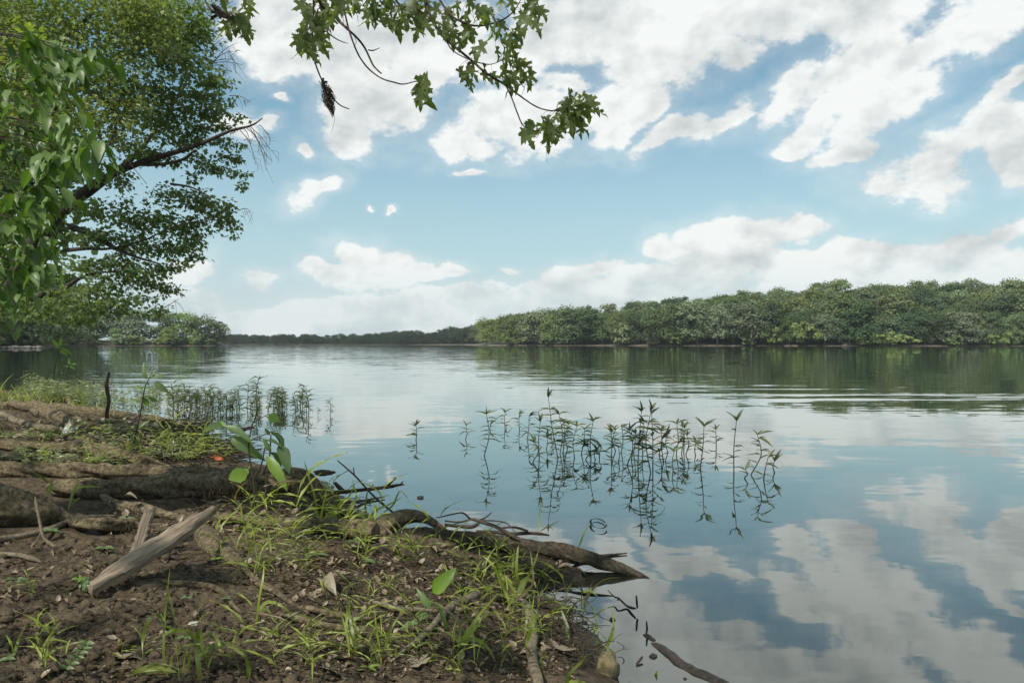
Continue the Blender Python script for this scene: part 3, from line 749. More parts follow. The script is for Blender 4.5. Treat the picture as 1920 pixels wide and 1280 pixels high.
def leaf_obj(name, me, root, base, tip, normal, length=None, width=1., origin=None):
    """one leaf as an object: from base towards tip, upper face along normal"""
    base = np.array(base, float); tip = np.array(tip, float)
    X = Vector(tip - base); L = X.length if length is None else length
    X.normalize(); Nv = Vector(normal); Y = Nv.cross(X)
    if Y.length < 1e-4: Y = Vector((0, 1, 0)).cross(X)
    Y.normalize(); Z = X.cross(Y)
    M = Matrix(((X.x, Y.x, Z.x, 0), (X.y, Y.y, Z.y, 0), (X.z, Y.z, Z.z, 0), (0, 0, 0, 1)))
    o = link(name, me, (0, 0, 0), root)
    o.rotation_mode = 'QUATERNION'; o.rotation_quaternion = M.to_quaternion()
    o.location = Vector(base) - (root.location if origin is None else Vector(origin)); o.scale = (L, L * width, L)
    return o

# ------------------------------------------------------------------ near trees on the left bank
def spray_cloud(rows, depth, tpl, ft, leaf, dens, thick=1., sub=9, droop=.35, zmul=1., tight=.34):
    """foliage in sprays: leaves gathered round sub-twigs within each mass"""
    Cs, Xs, Ns, Ls = [], [], [], []
    for row in rows:
        cx, cy, rx, ry = row[:4]; d = depth + (row[4] if len(row) > 4 else 0)
        n = max(8, int(math.pi * rx * ry * dens))
        c0 = px(cx, cy, d); a = rx / F * d; b = ry / F * d
        m = max(4, int(sub * rx * ry / 900.))
        v = rand_dirs(m) * np.cbrt(rng.random(m))[:, None]
        sc = c0 + v * np.array([a, a * thick, b])
        k = rng.integers(0, m, n)
        ext = rng.normal(size=(n, 3)) * np.array([a, a * thick, b * zmul]) * tight
        C = sc[k] + ext
        out_ = ext / (np.linalg.norm(ext, axis=1)[:, None] + 1e-6)
        X = out_ * .8 + rng.normal(size=(n, 3)) * .5 + np.array([0, 0, -droop])
        Nn = np.array([0, 0, 1.]) + rng.normal(size=(n, 3)) * .55
        Cs.append(C); Xs.append(X); Ns.append(Nn); Ls.append(leaf * rng.uniform(.6, 1.35, n))
    return scatter(tpl, ft, np.concatenate(Cs), np.concatenate(Xs), np.concatenate(Ns), np.concatenate(Ls))

LIMB_K = .8
def limb_px(bag, pts, n=20, seg=7, rough=.12):
    """pts: (px, py, radius px, depth)"""
    P = [px(a, b, d) for a, b, r_, d in pts]; r = [r_ * LIMB_K / F * d for a, b, r_, d in pts]
    bag.add(*tube(P, r, n, seg, rough, int(abs(pts[0][0])) % 50, freq=3)); return bag

MAPLE_SPRAYS = [(330, 40, 62, 40), (375, 60, 34, 26), (300, 100, 66, 38), (360, 120, 46, 20), (398, 150, 34, 13), (418, 165, 30, 10), (340, 165, 56, 20), (390, 190, 44, 14), (418, 213, 36, 11), (360, 215, 48, 18), (310, 200, 55, 26),
                (428, 240, 26, 8), (250, 180, 60, 36), (378, 245, 28, 13), (290, 245, 48, 20), (372, 290, 24, 20), (428, 275, 27, 14), (443, 300, 20, 11), (448, 325, 16, 10), (452, 350, 11, 9), (422, 318, 14, 9), (388, 315, 20, 15), (366, 332, 14, 8),
                (330, 258, 38, 12), (300, 296, 36, 14), (250, 290, 40, 20), (320, 368, 46, 18), (368, 375, 36, 16), (415, 388, 22, 13), (430, 420, 14, 18), (436, 440, 9, 8), (398, 408, 32, 18), (350, 420, 38, 24), (300, 420, 42, 26), (300, 468, 42, 20),
                (355, 458, 32, 16), (372, 480, 16, 9), (250, 400, 38, 26), (240, 450, 42, 26), (326, 500, 34, 15), (270, 520, 48, 20), (308, 540, 30, 13), (230, 500, 38, 22), (200, 540, 48, 22), (255, 568, 46, 15), (280, 588, 26, 9), (180, 440, 30, 22),
                (160, 500, 34, 22), (150, 560, 44, 22), (200, 585, 46, 16), (180, 395, 40, 18), (220, 335, 32, 18), (100, 590, 60, 20), (40, 570, 50, 26), (345, 8, 60, 20), (270, 30, 60, 40)]
mt = thing('riverside_maple', (-15.2, 19.2, .3), 'big leaning silver maple at the left edge, its dark limbs reaching out over the water', 'tree')
tb = Bag()
limb_px(tb, [(-240, 680, 44, 19), (-170, 630, 40, 19), (-80, 590, 32, 18.8), (0, 570, 24, 18.5), (50, 480, 20, 18.3), (100, 410, 17, 18), (130, 386, 13, 18)], 26, 10)
part('trunk', *tb.get(), M_limb, mt)
for pts in ([(125, 390, 11, 18), (165, 352, 10, 17.8), (205, 330, 9, 17.6), (255, 308, 7.5, 17.4), (320, 288, 6, 17), (385, 266, 4.6, 16.8), (430, 246, 3.6, 16.6), (470, 236, 2.4, 16.4), (492, 222, 1.2, 16.3)],
            [(128, 388, 11, 18), (180, 352, 8, 18.2), (235, 308, 7, 18.6), (268, 276, 5, 19), (300, 230, 4, 19.2), (335, 180, 3, 19.4), (360, 130, 2, 19.6)],
            [(255, 308, 5, 17.4), (300, 308, 4, 17), (340, 300, 3.4, 16.6), (365, 282, 2.4, 16.2)],
            [(130, 425, 8, 18), (175, 440, 6.5, 17.8), (215, 465, 5, 17.5), (250, 480, 3.5, 17.3), (300, 495, 2, 17)],
            [(60, 560, 10, 18.4), (110, 545, 6, 18), (150, 522, 4, 17.6), (178, 512, 3, 17.4), (230, 508, 1.6, 17)],
            [(120, 470, 5, 18), (165, 466, 4, 17.6), (205, 466, 3, 17.4), (270, 450, 2, 17.1), (340, 420, 1.2, 16.8), (420, 410, .8, 16.5)],
            [(130, 150, 3, 16), (185, 182, 4.5, 16), (208, 205, 4, 16), (216, 230, 3.4, 16), (212, 255, 2.6, 15.8), (201, 285, 1.6, 15.6), (218, 320, 1.1, 15.6), (226, 352, .7, 15.5)],
            [(190, 185, 3, 16), (235, 192, 2, 15.9), (262, 210, 1.2, 15.8)], [(212, 250, 1.6, 15.8), (240, 300, 1., 15.7), (275, 345, .6, 15.6)], [(320, 345, 3, 17), (360, 352, 2, 16.8), (400, 372, 1.2, 16.5)]):
    part('limb', *limb_px(Bag(), pts, 22, 7).get(), M_limb, mt)
# bare twigs at the limb ends
rt = random.Random(5)
dt = Bag()
for (sx, sy, tx, ty, dd) in [(455, 240, 470, 270, 16.4), (460, 238, 490, 275, 16.3), (468, 240, 505, 300, 16.3), (475, 245, 500, 320, 16.2), (470, 238, 515, 290, 16.2), (450, 244, 480, 310, 16.4), (485, 235, 500, 250, 16.2),
                             (385, 122, 440, 112, 18), (395, 120, 450, 95, 18), (390, 125, 435, 135, 18), (400, 118, 446, 80, 18), (380, 110, 420, 70, 18), (395, 118, 455, 122, 18), (445, 395, 470, 398, 16.6), (430, 180, 470, 190, 17), (300, 580, 335, 560, 17)]:
    pts = [(sx, sy, 1.0, dd), ((sx + tx) / 2 + rt.uniform(-4, 4), (sy + ty) / 2 - rt.uniform(0, 8), .8, dd), (tx, ty, .35, dd)]
    limb_px(dt, pts, 8, 4, 0)
    for _ in range(5):
        f_ = rt.uniform(.3, .95); ax, ay = sx + (tx - sx) * f_, sy + (ty - sy) * f_
        limb_px(dt, [(ax, ay, .55, dd), (ax + rt.uniform(0, 14), ay + rt.uniform(-6, 16), .45, dd), (ax + rt.uniform(4, 22), ay + rt.uniform(-4, 34), .25, dd)], 5, 3, 0)
part('dead_twigs', *dt.get(), M_deadtwig, mt)['kind'] = 'stuff'
V_, F_ = spray_cloud(MAPLE_SPRAYS, 17.6, TPL_LEAF6, F_LEAF6, .105, .125, thick=1.1, zmul=.72, tight=.31, sub=13)
part('crown', V_, F_, M_crown_dark, mt, False)

ct = thing('box_elder', (-12.5, 16.5, .4), 'light green feathery tree rising behind the leaning maple in the top left corner', 'tree')
part('trunk', *limb_px(limb_px(Bag(), [(-200, 690, 26, 16.5), (-150, 420, 22, 16.5), (-60, 250, 14, 16.5), (80, 110, 7, 16.4), (180, 20, 3, 16.3)], 22, 8), [(-60, 250, 8, 16.5), (60, 215, 5, 16.3), (180, 190, 2.4, 16.2)], 14, 6).get(), M_limb, ct)
LIGHT_SPRAYS = [(170, 60, 85, 56), (240, 60, 58, 56), (100, 120, 80, 50), (215, 140, 56, 34), (245, 200, 46, 28), (180, 220, 58, 38), (228, 252, 44, 22), (280, 20, 52, 28), (60, 40, 70, 50), (20, 110, 60, 60), (150, 285, 48, 28), (40, 200, 60, 60), (100, 240, 60, 50), (-30, 60, 70, 90), (190, 0, 90, 30), (60, -20, 100, 40), (310, 60, 30, 40)]
V_, F_ = spray_cloud(LIGHT_SPRAYS, 16.2, TPL_LEAF6, F_LEAF6, .095, .105, sub=12, thick=1.0, zmul=.9)
part('crown', V_, F_, M_crown_light, ct, False)
# crowns beyond, filling the left edge
dtree = thing('bank_thicket_tree', (-24, 30, .5), 'shaded dark crown filling the gaps behind the broad leafed tree at the left edge', 'tree')
part('trunk', *limb_px(Bag(), [(-220, 660, 20, 32), (-160, 420, 16, 32), (-100, 200, 9, 32)], 14, 8).get(), M_limb, dtree)
V_, F_ = spray_cloud([(-20, 150, 90, 120), (10, 330, 90, 110), (60, 420, 60, 60), (0, 500, 110, 70), (80, 330, 60, 60), (-20, 560, 100, 50), (60, 200, 70, 70)], 30, TPL_CLUMP, F_CLUMP, .30, .040, thick=1.0)
part('crown', V_, F_, M_crown_dark, dtree, False)

# the broad-leaved tree close by on the left, leaves hanging in fans
bt = thing('broadleaf_tree', (-5.6, 7.4, .35), 'nearest tree on the left with big drooping oval leaves hanging in fans', 'tree')
bb = Bag()
limb_px(bb, [(-275, 870, 26, 7.6), (-260, 760, 22, 7.6), (-220, 500, 18, 7.6), (-170, 260, 14, 7.6), (-100, 80, 8, 7.6), (-40, -20, 5, 7.6)], 22, 9)
FANS = [(184, 122), (150, 150), (120, 150), (151, 143), (122, 190), (131, 236), (180, 278), (180, 315), (150, 300), (103, 330), (100, 385), (66, 432), (105, 468), (87, 520), (17, 582), (57, 205), (88, 220), (60, 330), (30, 380), (60, 480), (30, 520), (20, 440), (60, 290), (100, 270), (140, 270), (110, 300), (75, 360), (35, 300), (15, 250), (130, 330), (40, 560), (20, 340), (85, 420), (60, 250), (95, 175), (30, 480), (160, 285), (75, 395), (45, 430), (120, 380), (45, 510), (10, 400), (90, 100), (70, 130), (-30, 300), (-40, 400), (-30, 500), (-50, 200), (-20, 560), (-60, 350), (-20, 450), (115, 100), (160, 120), (30, 160), (10, 200), (50, 90)]
FANS += [(-90, 120), (-110, 250), (-130, 380), (-150, 180), (-170, 320), (-120, 480), (-200, 240), (-210, 400), (-160, 520), (-80, 40), (-140, 60), (-230, 120), (-250, 300), (-190, 30), (-90, 430), (-280, 200), (-60, 130), (-260, 450)]
rf = random.Random(3)
fan_pts = []
for (fx, fy) in FANS:
    d = 7.4 + rf.uniform(-.9, .9); fan_pts.append((fx, fy, d))
    sx, sy = -170 + (fx + 60) * .22, fy - 40 - abs(fx) * .25
    limb_px(bb, [(sx, sy + 30, 2.4, 8.2), ((sx + fx) / 2 - 10, (sy + fy) / 2 - 14, 1.6, (8.2 + d) / 2), (fx - 8, fy - 16, .9, d)], 9, 5, 0)
part('branch', *bb.get(), M_limb, bt)
OV = [mesh_np('leaf', *oval_leaf(.25, c, .25, 6, .8), M_bigleaf) for c in (.25, .45, .1, .6)]
extra = Bag(); n_leaf = 0
for (fx, fy, d) in fan_pts:
    base = px(fx - 8, fy - 16, d)
    for k in range(rf.choice([8, 9, 10, 11])):
        b0 = base + np.array([rf.uniform(-.13, .13), rf.uniform(-.13, .13), rf.uniform(-.07, .07)])
        a = rf.uniform(0, 6.283); L = rf.uniform(.13, .21)
        X = np.array([math.cos(a) * .75 + .2, math.sin(a) * .75 - .15, rf.uniform(-1.0, -.25)])
        N = np.array([math.cos(a) * .5, math.sin(a) * .5 - .15, .8]) + np.array([rf.gauss(0, .2) for _ in range(3)])
        X /= np.linalg.norm(X)
        if n_leaf < 300 and fx > 0 and rf.random() < .9:
            leaf_obj('leaf', rf.choice(OV), bt, b0, b0 + X * L, N); n_leaf += 1
        else:
            tp = oval_leaf(.25, rf.choice([.2, .4]), .25, 6, .8); extra.add(*scatter(*tp, [b0], [X], [N], [L]))
part('foliage', *extra.get(), M_bigleaf, bt)['kind'] = 'stuff'
# small light leaves of another bough mixed in between
lb = thing('light_leaf_bough', (-6.6, 8.6, .4), 'pale green small leaved bough showing between the big drooping leaves at the left edge', 'branch')
part('stem', *limb_px(limb_px(Bag(), [(-230, 480, 6, 8.8), (-120, 330, 4, 8.8), (-20, 270, 3, 8.7), (70, 235, 1.5, 8.6)], 14, 6, 0), [(-190, 420, 4, 8.8), (-40, 200, 3, 8.7), (60, 165, 1.4, 8.6)], 12, 6, 0).get(), M_limb, lb)
V_, F_ = spray_cloud([(30, 255, 40, 22), (75, 250, 26, 14), (20, 165, 40, 30), (70, 190, 30, 18), (10, 330, 30, 30), (40, 120, 40, 30), (60, 80, 40, 26), (100, 215, 20, 10), (-40, 200, 50, 90)], 8.6, *maple_leaf(4, .2), .085, .020, thick=.9)
part('foliage', V_, F_, M_crown_light, lb, True)

# ------------------------------------------------------------------ the maple that overhangs the bank
om_loc = np.array([-4.6, 2.6, gz(-4.6, 2.6)])
om = thing('overhanging_maple', om_loc, 'silver maple overhanging from above, its leafy twigs dangling into the top of the view', 'tree')
tr = Bag(); tr.add(*tube([(-4.6, 2.6, .1), (-4.5, 2.7, 1.2), (-4.2, 2.9, 3.0), (-3.6, 3.2, 5.2), (-3.0, 3.4, 8.0)], [.62, .45, .38, .30, .14], 24, 14, .1, 3, freq=2))
part('trunk', *tr.get(), M_limb, om)
lm = Bag(); LIMB_PTS = catmull(np.array([(-4.0, 3.0, 3.6), (-2.6, 2.8, 4.4), (-1.0, 2.7, 4.4), (.3, 2.9, 3.9)]), 60)
for P_, r_ in [([(-4.0, 3.0, 3.6), (-2.6, 2.8, 4.4), (-1.0, 2.7, 4.4), (.3, 2.9, 3.9)], [.16, .11, .06, .02]), ([(-4.1, 3.0, 4.0), (-4.4, 4.6, 5.4), (-4.0, 6.6, 6.4), (-3.4, 8.4, 7.2)], [.17, .12, .08, .04]),
               ([(-4.2, 2.9, 3.4), (-5.6, 2.0, 4.8), (-7.0, .6, 6.0)], [.17, .1, .05]), ([(-3.9, 3.1, 4.4), (-3.0, 1.0, 5.6), (-2.0, -1.5, 6.6)], [.16, .1, .05]), ([(-3.4, 3.3, 6.0), (-1.0, 4.4, 6.8), (1.6, 5.4, 7.4)], [.16, .1, .04])]:
    lm.add(*tube(P_, r_, 14, 8, .1, 5, freq=2))
part('limb', *lm.get(), M_limb, om)
n = 900
C = np.stack([rng.uniform(-10.5, 3.6, n), rng.uniform(-6, 7.0, n), np.zeros(n)], -1)
keep = ((C[:, 0] + 3.4) / 7.2) ** 2 + ((C[:, 1] - 1.4) / 7.4) ** 2 < 1 + .25 * vnoise(C[:, 0] * .8, C[:, 1] * .8, 4)
C = C[keep & (vnoise(C[:, 0] * .9, C[:, 1] * .9, 9) > -.26)]
lo = np.maximum(4.6, 2.4 + .46 * np.maximum(C[:, 1], 0))
C[:, 2] = lo + rng.random(len(C)) ** 1.3 * 4.2
V_, F_ = scatter(TPL_CLUMP, F_CLUMP, C, rand_dirs(len(C)), np.array([0, 0, 1.]) + .6 * rng.normal(size=(len(C), 3)), rng.uniform(.16, .36, len(C)))
part('crown', V_, F_, M_crown_dark, om, False)

ML = [mesh_np('leaf', *maple_leaf(k, dr), M_maple) for k, dr in ((1, .25), (2, .45), (3, .1), (5, .6), (8, .3))]
BD = 3.25
def maple_branch(stems, leaves, label, depth=BD, L0=.078, seed=1):
    rb = random.Random(seed)
    bg_ = Bag(); stem_pts = []
    for st in stems:
        k = len(st); P = []; rr = []
        for i, q_ in enumerate(st):
            dd = depth + .06 * math.sin(i * 1.7 + seed)
            P.append(px(q_[0], q_[1], dd)); rr.append((q_[2] if len(q_) > 2 else 2.2 - 1.2 * i / k) / F * depth)
        bg_.add(*tube(P, rr, 6 * k, 6, .15, seed, freq=30)); stem_pts.append(catmull(np.array(P), 40))
        if st[0][1] <= -35:         # up to the limb it hangs from
            e_ = P[0]; l_ = LIMB_PTS[np.argmin(np.linalg.norm(LIMB_PTS - e_ - np.array([.3, 0, .3]), axis=1))]
            bg_.add(*tube([e_, e_ * .55 + l_ * .45 + np.array([0, 0, .06]), l_], [rr[0], rr[0] * 1.6, rr[0] * 2.6], 12, 6, .1, 2))
    stem_pts = np.concatenate(stem_pts)
    # leaf stalks
    LL = []
    leaves = list(leaves) + [(l_[0] + rb.uniform(-11, 11), l_[1] + rb.uniform(-12, 8)) for l_ in leaves if rb.random() < .55]
    for (lx, ly, *dirv) in leaves:
        ux, uy = dirv if dirv else (rb.uniform(-.5, .8), rb.uniform(.5, 1.2))
        dd = depth + rb.uniform(-.16, .16); L = L0 * rb.uniform(.68, 1.15)
        X = Vector((ux, rb.uniform(-.35, .35), -uy)).normalized()
        c = Vector(px(lx, ly, dd)); b0 = c - X * L * .5
        sn = stem_pts[np.argmin(np.linalg.norm(stem_pts - np.array(b0), axis=1))]; st = Vector(sn)
        if (st - b0).length > .11:          # too far out: bring the leaf in towards its twig
            mv = (st - b0) * (1 - .11 / (st - b0).length) * .55; b0 = b0 + mv
        bg_.add(*tube([b0, b0 * .6 + st * .4 + Vector((0, 0, .008)), st], [.0007, .0007, .0010], 6, 3, 0))
        N = Vector((rb.uniform(-.5, .5), rb.uniform(-1.1, .2), rb.uniform(.2, 1.)))
        LL.append((b0, b0 + X * L, N))
    br = part('branch', *bg_.get(), M_twig, om); br['label'] = label
    for b0, tp, N in LL:
        leaf_obj('leaf', rb.choice(ML), br, b0, tp, N, origin=om_loc, width=rb.uniform(.72, .95))
    return br

LV_R = [(1004, 32), (985, 48), (968, 62), (1008, 52), (975, 40), (985, 18), (960, 12), (1000, 8), (940, 10), (870, 38), (895, 42), (910, 38), (850, 42), (890, 62), (878, 64), (925, 62), (945, 78), (940, 54), (935, 102), (945, 84), (965, 98), (985, 117, .9, .4), (990, 124, .8, .5), (960, 122), (975, 132),
        (950, 142), (990, 152, .6, .7), (980, 162, .5, .8), (968, 152), (955, 160), (930, 150), (915, 146), (940, 132), (888, 104), (885, 132), (878, 138), (872, 142), (882, 163), (850, 76), (862, 86), (848, 52), (1012, 24), (860, 20), (880, 15), (900, 18), (920, 25), (872, 68), (955, 110), (970, 85), (1005, 14, .8, .4)]
LV_T = [(1055, 214), (1060, 227), (1075, 237), (1088, 222), (1098, 232, .5, .8), (1104, 215), (1040, 226), (1050, 246), (1036, 252), (1025, 246), (1028, 270, 0, 1), (1045, 258), (1020, 236), (1080, 188, -.6, .4), (1108, 188, .6, .5), (1115, 202, .5, .7), (1132, 214, .9, .5), (1068, 190, -.7, .5), (1096, 242), (988, 248), (995, 252), (990, 265), (1066, 210), (1058, 200), (1030, 232), (1014, 242, -.6, .6), (1085, 205)]
maple_branch([[(790, -60, 3.2), (800, 10, 2.9), (820, 55, 2.6), (840, 78, 2.4), (880, 110, 2.2), (912, 138, 2.1), (945, 158, 1.9), (975, 180, 1.7), (1005, 200, 1.5), (1035, 208, 1.3), (1062, 203, 1.2), (1085, 193, 1), (1098, 182, .6)],
              [(948, 160, 1.6), (958, 180, 1.4), (970, 212, 1.2), (980, 234, 1.1), (996, 244, 1), (1018, 246, .6)],
              [(800, -40, 2.6), (840, 23, 2), (868, 42, 1.9), (895, 49, 1.8), (925, 44, 1.6), (950, 33, 1.4), (968, 15, 1.1), (978, -4, .8)],
              [(838, 80, 1.4), (850, 96, 1.2), (880, 112, 1.1), (915, 121, 1), (935, 116, .7), (943, 110, .4)], [(1028, 270, .4), (1025, 285, .35), (1026, 305, .25)], [(1044, 206, .9), (1045, 196, .7)], [(1095, 190, .7), (1100, 205, .4)]],
             LV_R + LV_T, 'long leafy twig reaching furthest right with a tuft of leaves at its tip', seed=2)
LV_M = [(660, 22), (668, 28), (685, 22), (700, 32), (705, 17), (735, 27), (745, 38), (755, 22), (760, 44), (775, 33), (792, 58), (800, 48), (740, 50), (730, 47), (780, 12), (770, 8), (720, 8), (700, 4), (725, 14), (650, 10), (732, 12), (830, 66, .7, .7), (825, 46), (838, 58), (815, 24), (800, 18), (670, 8), (690, 42, -.2, 1), (750, 60, 0, 1), (785, 40), (812, 38), (765, 18), (790, 20), (835, 30), (715, 34), (742, 8)]
maple_branch([[(720, -60, 3), (745, 5, 2.2), (775, 15, 2), (800, 30, 1.4), (815, 45, .8)], [(700, -50, 2), (690, -5, 1.4), (680, 12, .8)], [(720, -40, 2), (712, 0, 1.4), (735, 20, .8)]], LV_M, 'dense bunch of maple leaves hanging along the top edge in the middle', seed=3)
LV_L = [(578, 22), (582, 38), (574, 48), (600, 34), (606, 48), (595, 62), (611, 58), (620, 43), (626, 33), (634, 22), (565, 63, -.4, 1), (560, 78), (556, 88), (570, 93), (575, 73), (600, 73), (608, 78), (600, 88), (585, 82), (586, 106), (592, 110), (618, 17), (611, 24), (572, 85), (568, 100, -.1, 1), (640, 8), (630, 12), (590, 12)]
maple_branch([[(586, -60, 2.2), (588, 20, 1.8), (586, 70, 1.6), (590, 112, 1.5), (597, 135, 1.4), (603, 150, 1.3)], [(578, -60, 3.4), (600, 6, 2.8), (618, 22, 2.6), (635, 40, 2.4), (655, 58, 2.2), (672, 74, 2), (686, 94, 1.9), (698, 120, 1.7), (708, 132, 1.4), (715, 138, 1.2)], [(690, 94, 1.2), (700, 95, 1), (712, 90, .7)],
              [(596, 18, 1.4), (590, 40, 1.1), (600, 60, .8)], [(612, 60, 1.2), (630, 73, 1), (643, 79, .9), (653, 82, .4)], [(665, 70, .6), (668, 80, .5), (663, 90, .3)]], LV_L, 'leafy twig with a bare forked end at the left of the hanging branches', depth=3.1, seed=4)
maple_branch([[(640, -60, 2.2), (645, 10, 1.9), (652, 48, 1.8), (663, 82, 1.7), (675, 108, 1.6), (692, 130, 1.5), (715, 147, 1.4), (740, 155, 1.3), (757, 158, 1.2), (780, 153, 1), (786, 158, .6)]], [(790, 178, .1, 1), (784, 182, -.35, 1), (797, 182, .35, 1), (789, 190, 0, 1), (792, 172, .3, .9)],
             'bare hanging twig ending in one drooping bunch of withered leaves', depth=3.05, L0=.10, seed=6)
maple_branch([[(360, -60, 2), (388, 8, 1.6), (400, 22, 1.4), (430, 26, 1.1), (455, 40, .7)]], [(440, 52), (460, 56, .5, .9), (470, 62, .4, 1), (425, 62, 0, 1), (466, 38, .7, .5), (450, 28, .8, .4), (420, 8), (470, 4), (462, 48, .5, .8), (432, 58), (455, 60, .2, 1), (445, 38)], 'short twig of half withered leaves in the upper left', depth=3.2, seed=8)

def flood_debris(pts, wpx, label, depth, seed):
    """stringy dead grass caught on a twig"""
    r = random.Random(seed); b_ = Bag()
    for k in range(110):
        t0 = r.uniform(0, .5); t1 = min(1, t0 + r.uniform(.3, .8)); P = []
        for t in np.linspace(t0, t1, 4):
            c = catmull(np.array(pts, float), 50)[int(t * 49)]
            s_ = wpx * math.sin(math.pi * min(.97, .12 + .85 * t)) ** .8
            P.append(px(c[0] + r.gauss(0, .30) * s_, c[1] + r.gauss(0, 2), depth + r.gauss(0, .4) * s_ / F * depth))
        b_.add(*tube(P, [.0008, .0011, .0009, .0003], 7, 4, 0))
    tp = maple_leaf(seed, .6)
    for k in range(3):
        t = r.uniform(0, .35); c = catmull(np.array(pts, float), 50)[int(t * 49)]
        b_.add(*scatter(*tp, [px(c[0] + r.gauss(0, wpx * .3), c[1], depth + r.gauss(0, .02))], [(r.gauss(0, .4), r.gauss(0, .4), -1)], [rand_dirs(1)[0]], [.05]))
    V, Fc = b_.get(); solo('flood_debris', V, Fc, M_debris, label, 'debris', base=px(*pts[0], depth))
M_debris = bark_mat('debris_fibre', (.03, .022, .018), (.11, .085, .07), 200, (1, 1, 1), .2)
flood_debris([(603, 148), (610, 168), (616, 188), (622, 205), (624, 218)], 19, 'clump of stringy flood debris caught on the hanging twig', 3.1, 3)
flood_debris([(398, 8), (412, 24), (430, 34), (448, 42)], 18, 'brown clump of dead leaves and debris on the upper left twig', 3.2, 5)
V_, F_ = Bag().add(*tube([px(620, 180, 3.1), px(637, 197, 3.1), px(655, 205, 3.1)], [.003, .0026, .002], 8, 5)).add(*tube([px(624, 200, 3.1), px(627, 225, 3.1), px(622, 248, 3.1)], [.001, .0008, .0005], 8, 3)).get()
solo('broken_twig', V_, F_, M_twig, 'broken twig end poking out of the hanging debris clump', 'twig')

# ------------------------------------------------------------------ exposed roots
def px_chain(pts, depth=None, lift=0.):
    """pixel centre line (px, py, radius px) set on the ground below it"""
    P = np.array([p[:3] for p in pts], float)
    if depth is None:
        d = np.array([ground(a, b + .75 * r)[1] for a, b, r in P])
        if len(d) > 3: d = np.convolve(np.pad(d, 1, mode='edge'), [.25, .5, .25], 'valid')
    else: d = np.interp(np.linspace(0, 1, len(P)), np.linspace(0, 1, len(depth)), depth)
    W = np.array([px(a, b, k) for (a, b, r), k in zip(P, d)]); W[:, 2] += lift
    return W, P[:, 2] / F * d

ROOT_PTS = []
def root(pts, label, mat=None, depth=None, rough=.44, seg=24, per=12, name='tree_root', cat='root', freq=10, flat=1.):
    W, r = px_chain(pts, depth)
    c_ = catmull(np.column_stack([W, r]), 8 * len(W)); ROOT_PTS.append(c_)
    V, Fc = tube(W, r, per * len(pts), seg, rough, len(label), flat, freq)
    return solo(name, V, Fc, mat or M_root, label, cat, base=(W[len(W) // 2][0], W[len(W) // 2][1], W[:, 2].min()))

root([(-240, 742, 7), (-80, 752, 8), (0, 760, 8.5), (62, 762, 9.5), (100, 768, 11), (150, 771, 10), (200, 776, 8.5), (260, 782, 6.5), (310, 789, 6), (345, 801, 5), (378, 818, 3)], 'long thin root furthest back, running along the water edge behind the upright stick')
root([(60, 770, 5), (95, 778, 12), (118, 788, 12), (135, 800, 8)], 'knobbly root stub dropping down from the furthest root beside the pale fallen leaf')
root([(140, 764, 4), (120, 742, 6), (104, 738, 5), (90, 752, 6), (70, 758, 6)], 'gnarled snag curled up on top of the furthest root')
root([(-260, 828, 11), (-80, 832, 10.5), (0, 836, 10.5), (43, 838, 10.5), (103, 840, 9), (146, 838, 9.5), (187, 843, 10.5), (223, 853, 13), (258, 861, 12), (292, 867, 7), (322, 876, 3)], 'dark root with a hairy lower end, between the furthest root and the paired big roots')
root([(-280, 888, 15), (-80, 884, 14), (0, 883, 13), (43, 881, 15), (82, 884, 12.5), (148, 882, 14), (206, 884, 13), (270, 884, 13), (330, 887, 12), (400, 888, 11), (470, 890, 10), (540, 894, 9)], 'big horizontal root lying directly behind the thickest log like root', depth=[5.65, 5.6, 5.55])
root([(88, 914, 6), (104, 915, 13), (122, 915, 18), (163, 917, 21), (200, 918, 20), (240, 915, 22), (326, 911, 23.5), (400, 907, 23.5), (474, 903, 23.5), (525, 901, 25), (556, 898, 26), (580, 907, 23), (600, 926, 16), (622, 944, 11), (655, 964, 8), (700, 985, 6)], 'thickest mossy log like root ending in a rounded bulge behind the leafy sapling', depth=[5.25, 5.2, 5.15, 5.1, 5.1, 5.1], rough=.3, seg=26, per=11)
root([(-260, 940, 40), (-80, 946, 34), (0, 951, 31), (40, 955, 27), (80, 961, 22), (110, 967, 14), (140, 975, 6)], 'thick mossy root end tapering to the right at the left edge', seg=26)
root([(-120, 1030, 5), (-40, 1016, 5), (0, 1011, 5.5), (50, 1003, 5.5), (90, 993, 5.5), (120, 982, 6), (150, 972, 6), (185, 969, 5), (215, 968, 3)], 'smooth pale grey root slanting up from the left edge', M_root_pale, rough=.12)
root([(130, 978, 6), (150, 982, 13), (180, 985, 15), (215, 985, 13), (245, 984, 12), (268, 990, 7)], 'hairy lumpy root end between the pale slanting root and the upright split board', rough=.5)
root([(190, 930, 6), (215, 944, 8), (260, 955, 11), (330, 967, 8), (400, 970, 8), (450, 974, 9.5), (510, 979, 11), (560, 984, 15), (620, 987, 18), (670, 993, 21), (705, 1000, 21)], 'long low root running behind the leaning plank to the arched root', seg=22)
root([(370, 985, 12), (385, 1010, 16), (415, 1035, 13), (450, 1058, 8), (480, 1085, 5), (530, 1112, 3)], 'short curving root emerging from under the plank tip')
root([(700, 1045, 10), (703, 1020, 17), (712, 998, 19), (735, 978, 15), (757, 970, 14), (780, 968, 11), (802, 974, 9), (818, 983, 6.5), (826, 987, 5)], 'arched root with a broken orange tip at the water edge', depth=[4.5, 4.6, 4.65, 4.65], rough=.3)
W_, r_ = px_chain([(820, 984, 5.5), (830, 988, 4), (838, 993, 1)], [4.65, 4.65])
solo('broken_root_tip', *tube(W_, r_, 8, 8, .3, 3), M_heart, 'raw orange broken wood at the tip of the arched root', 'wood')
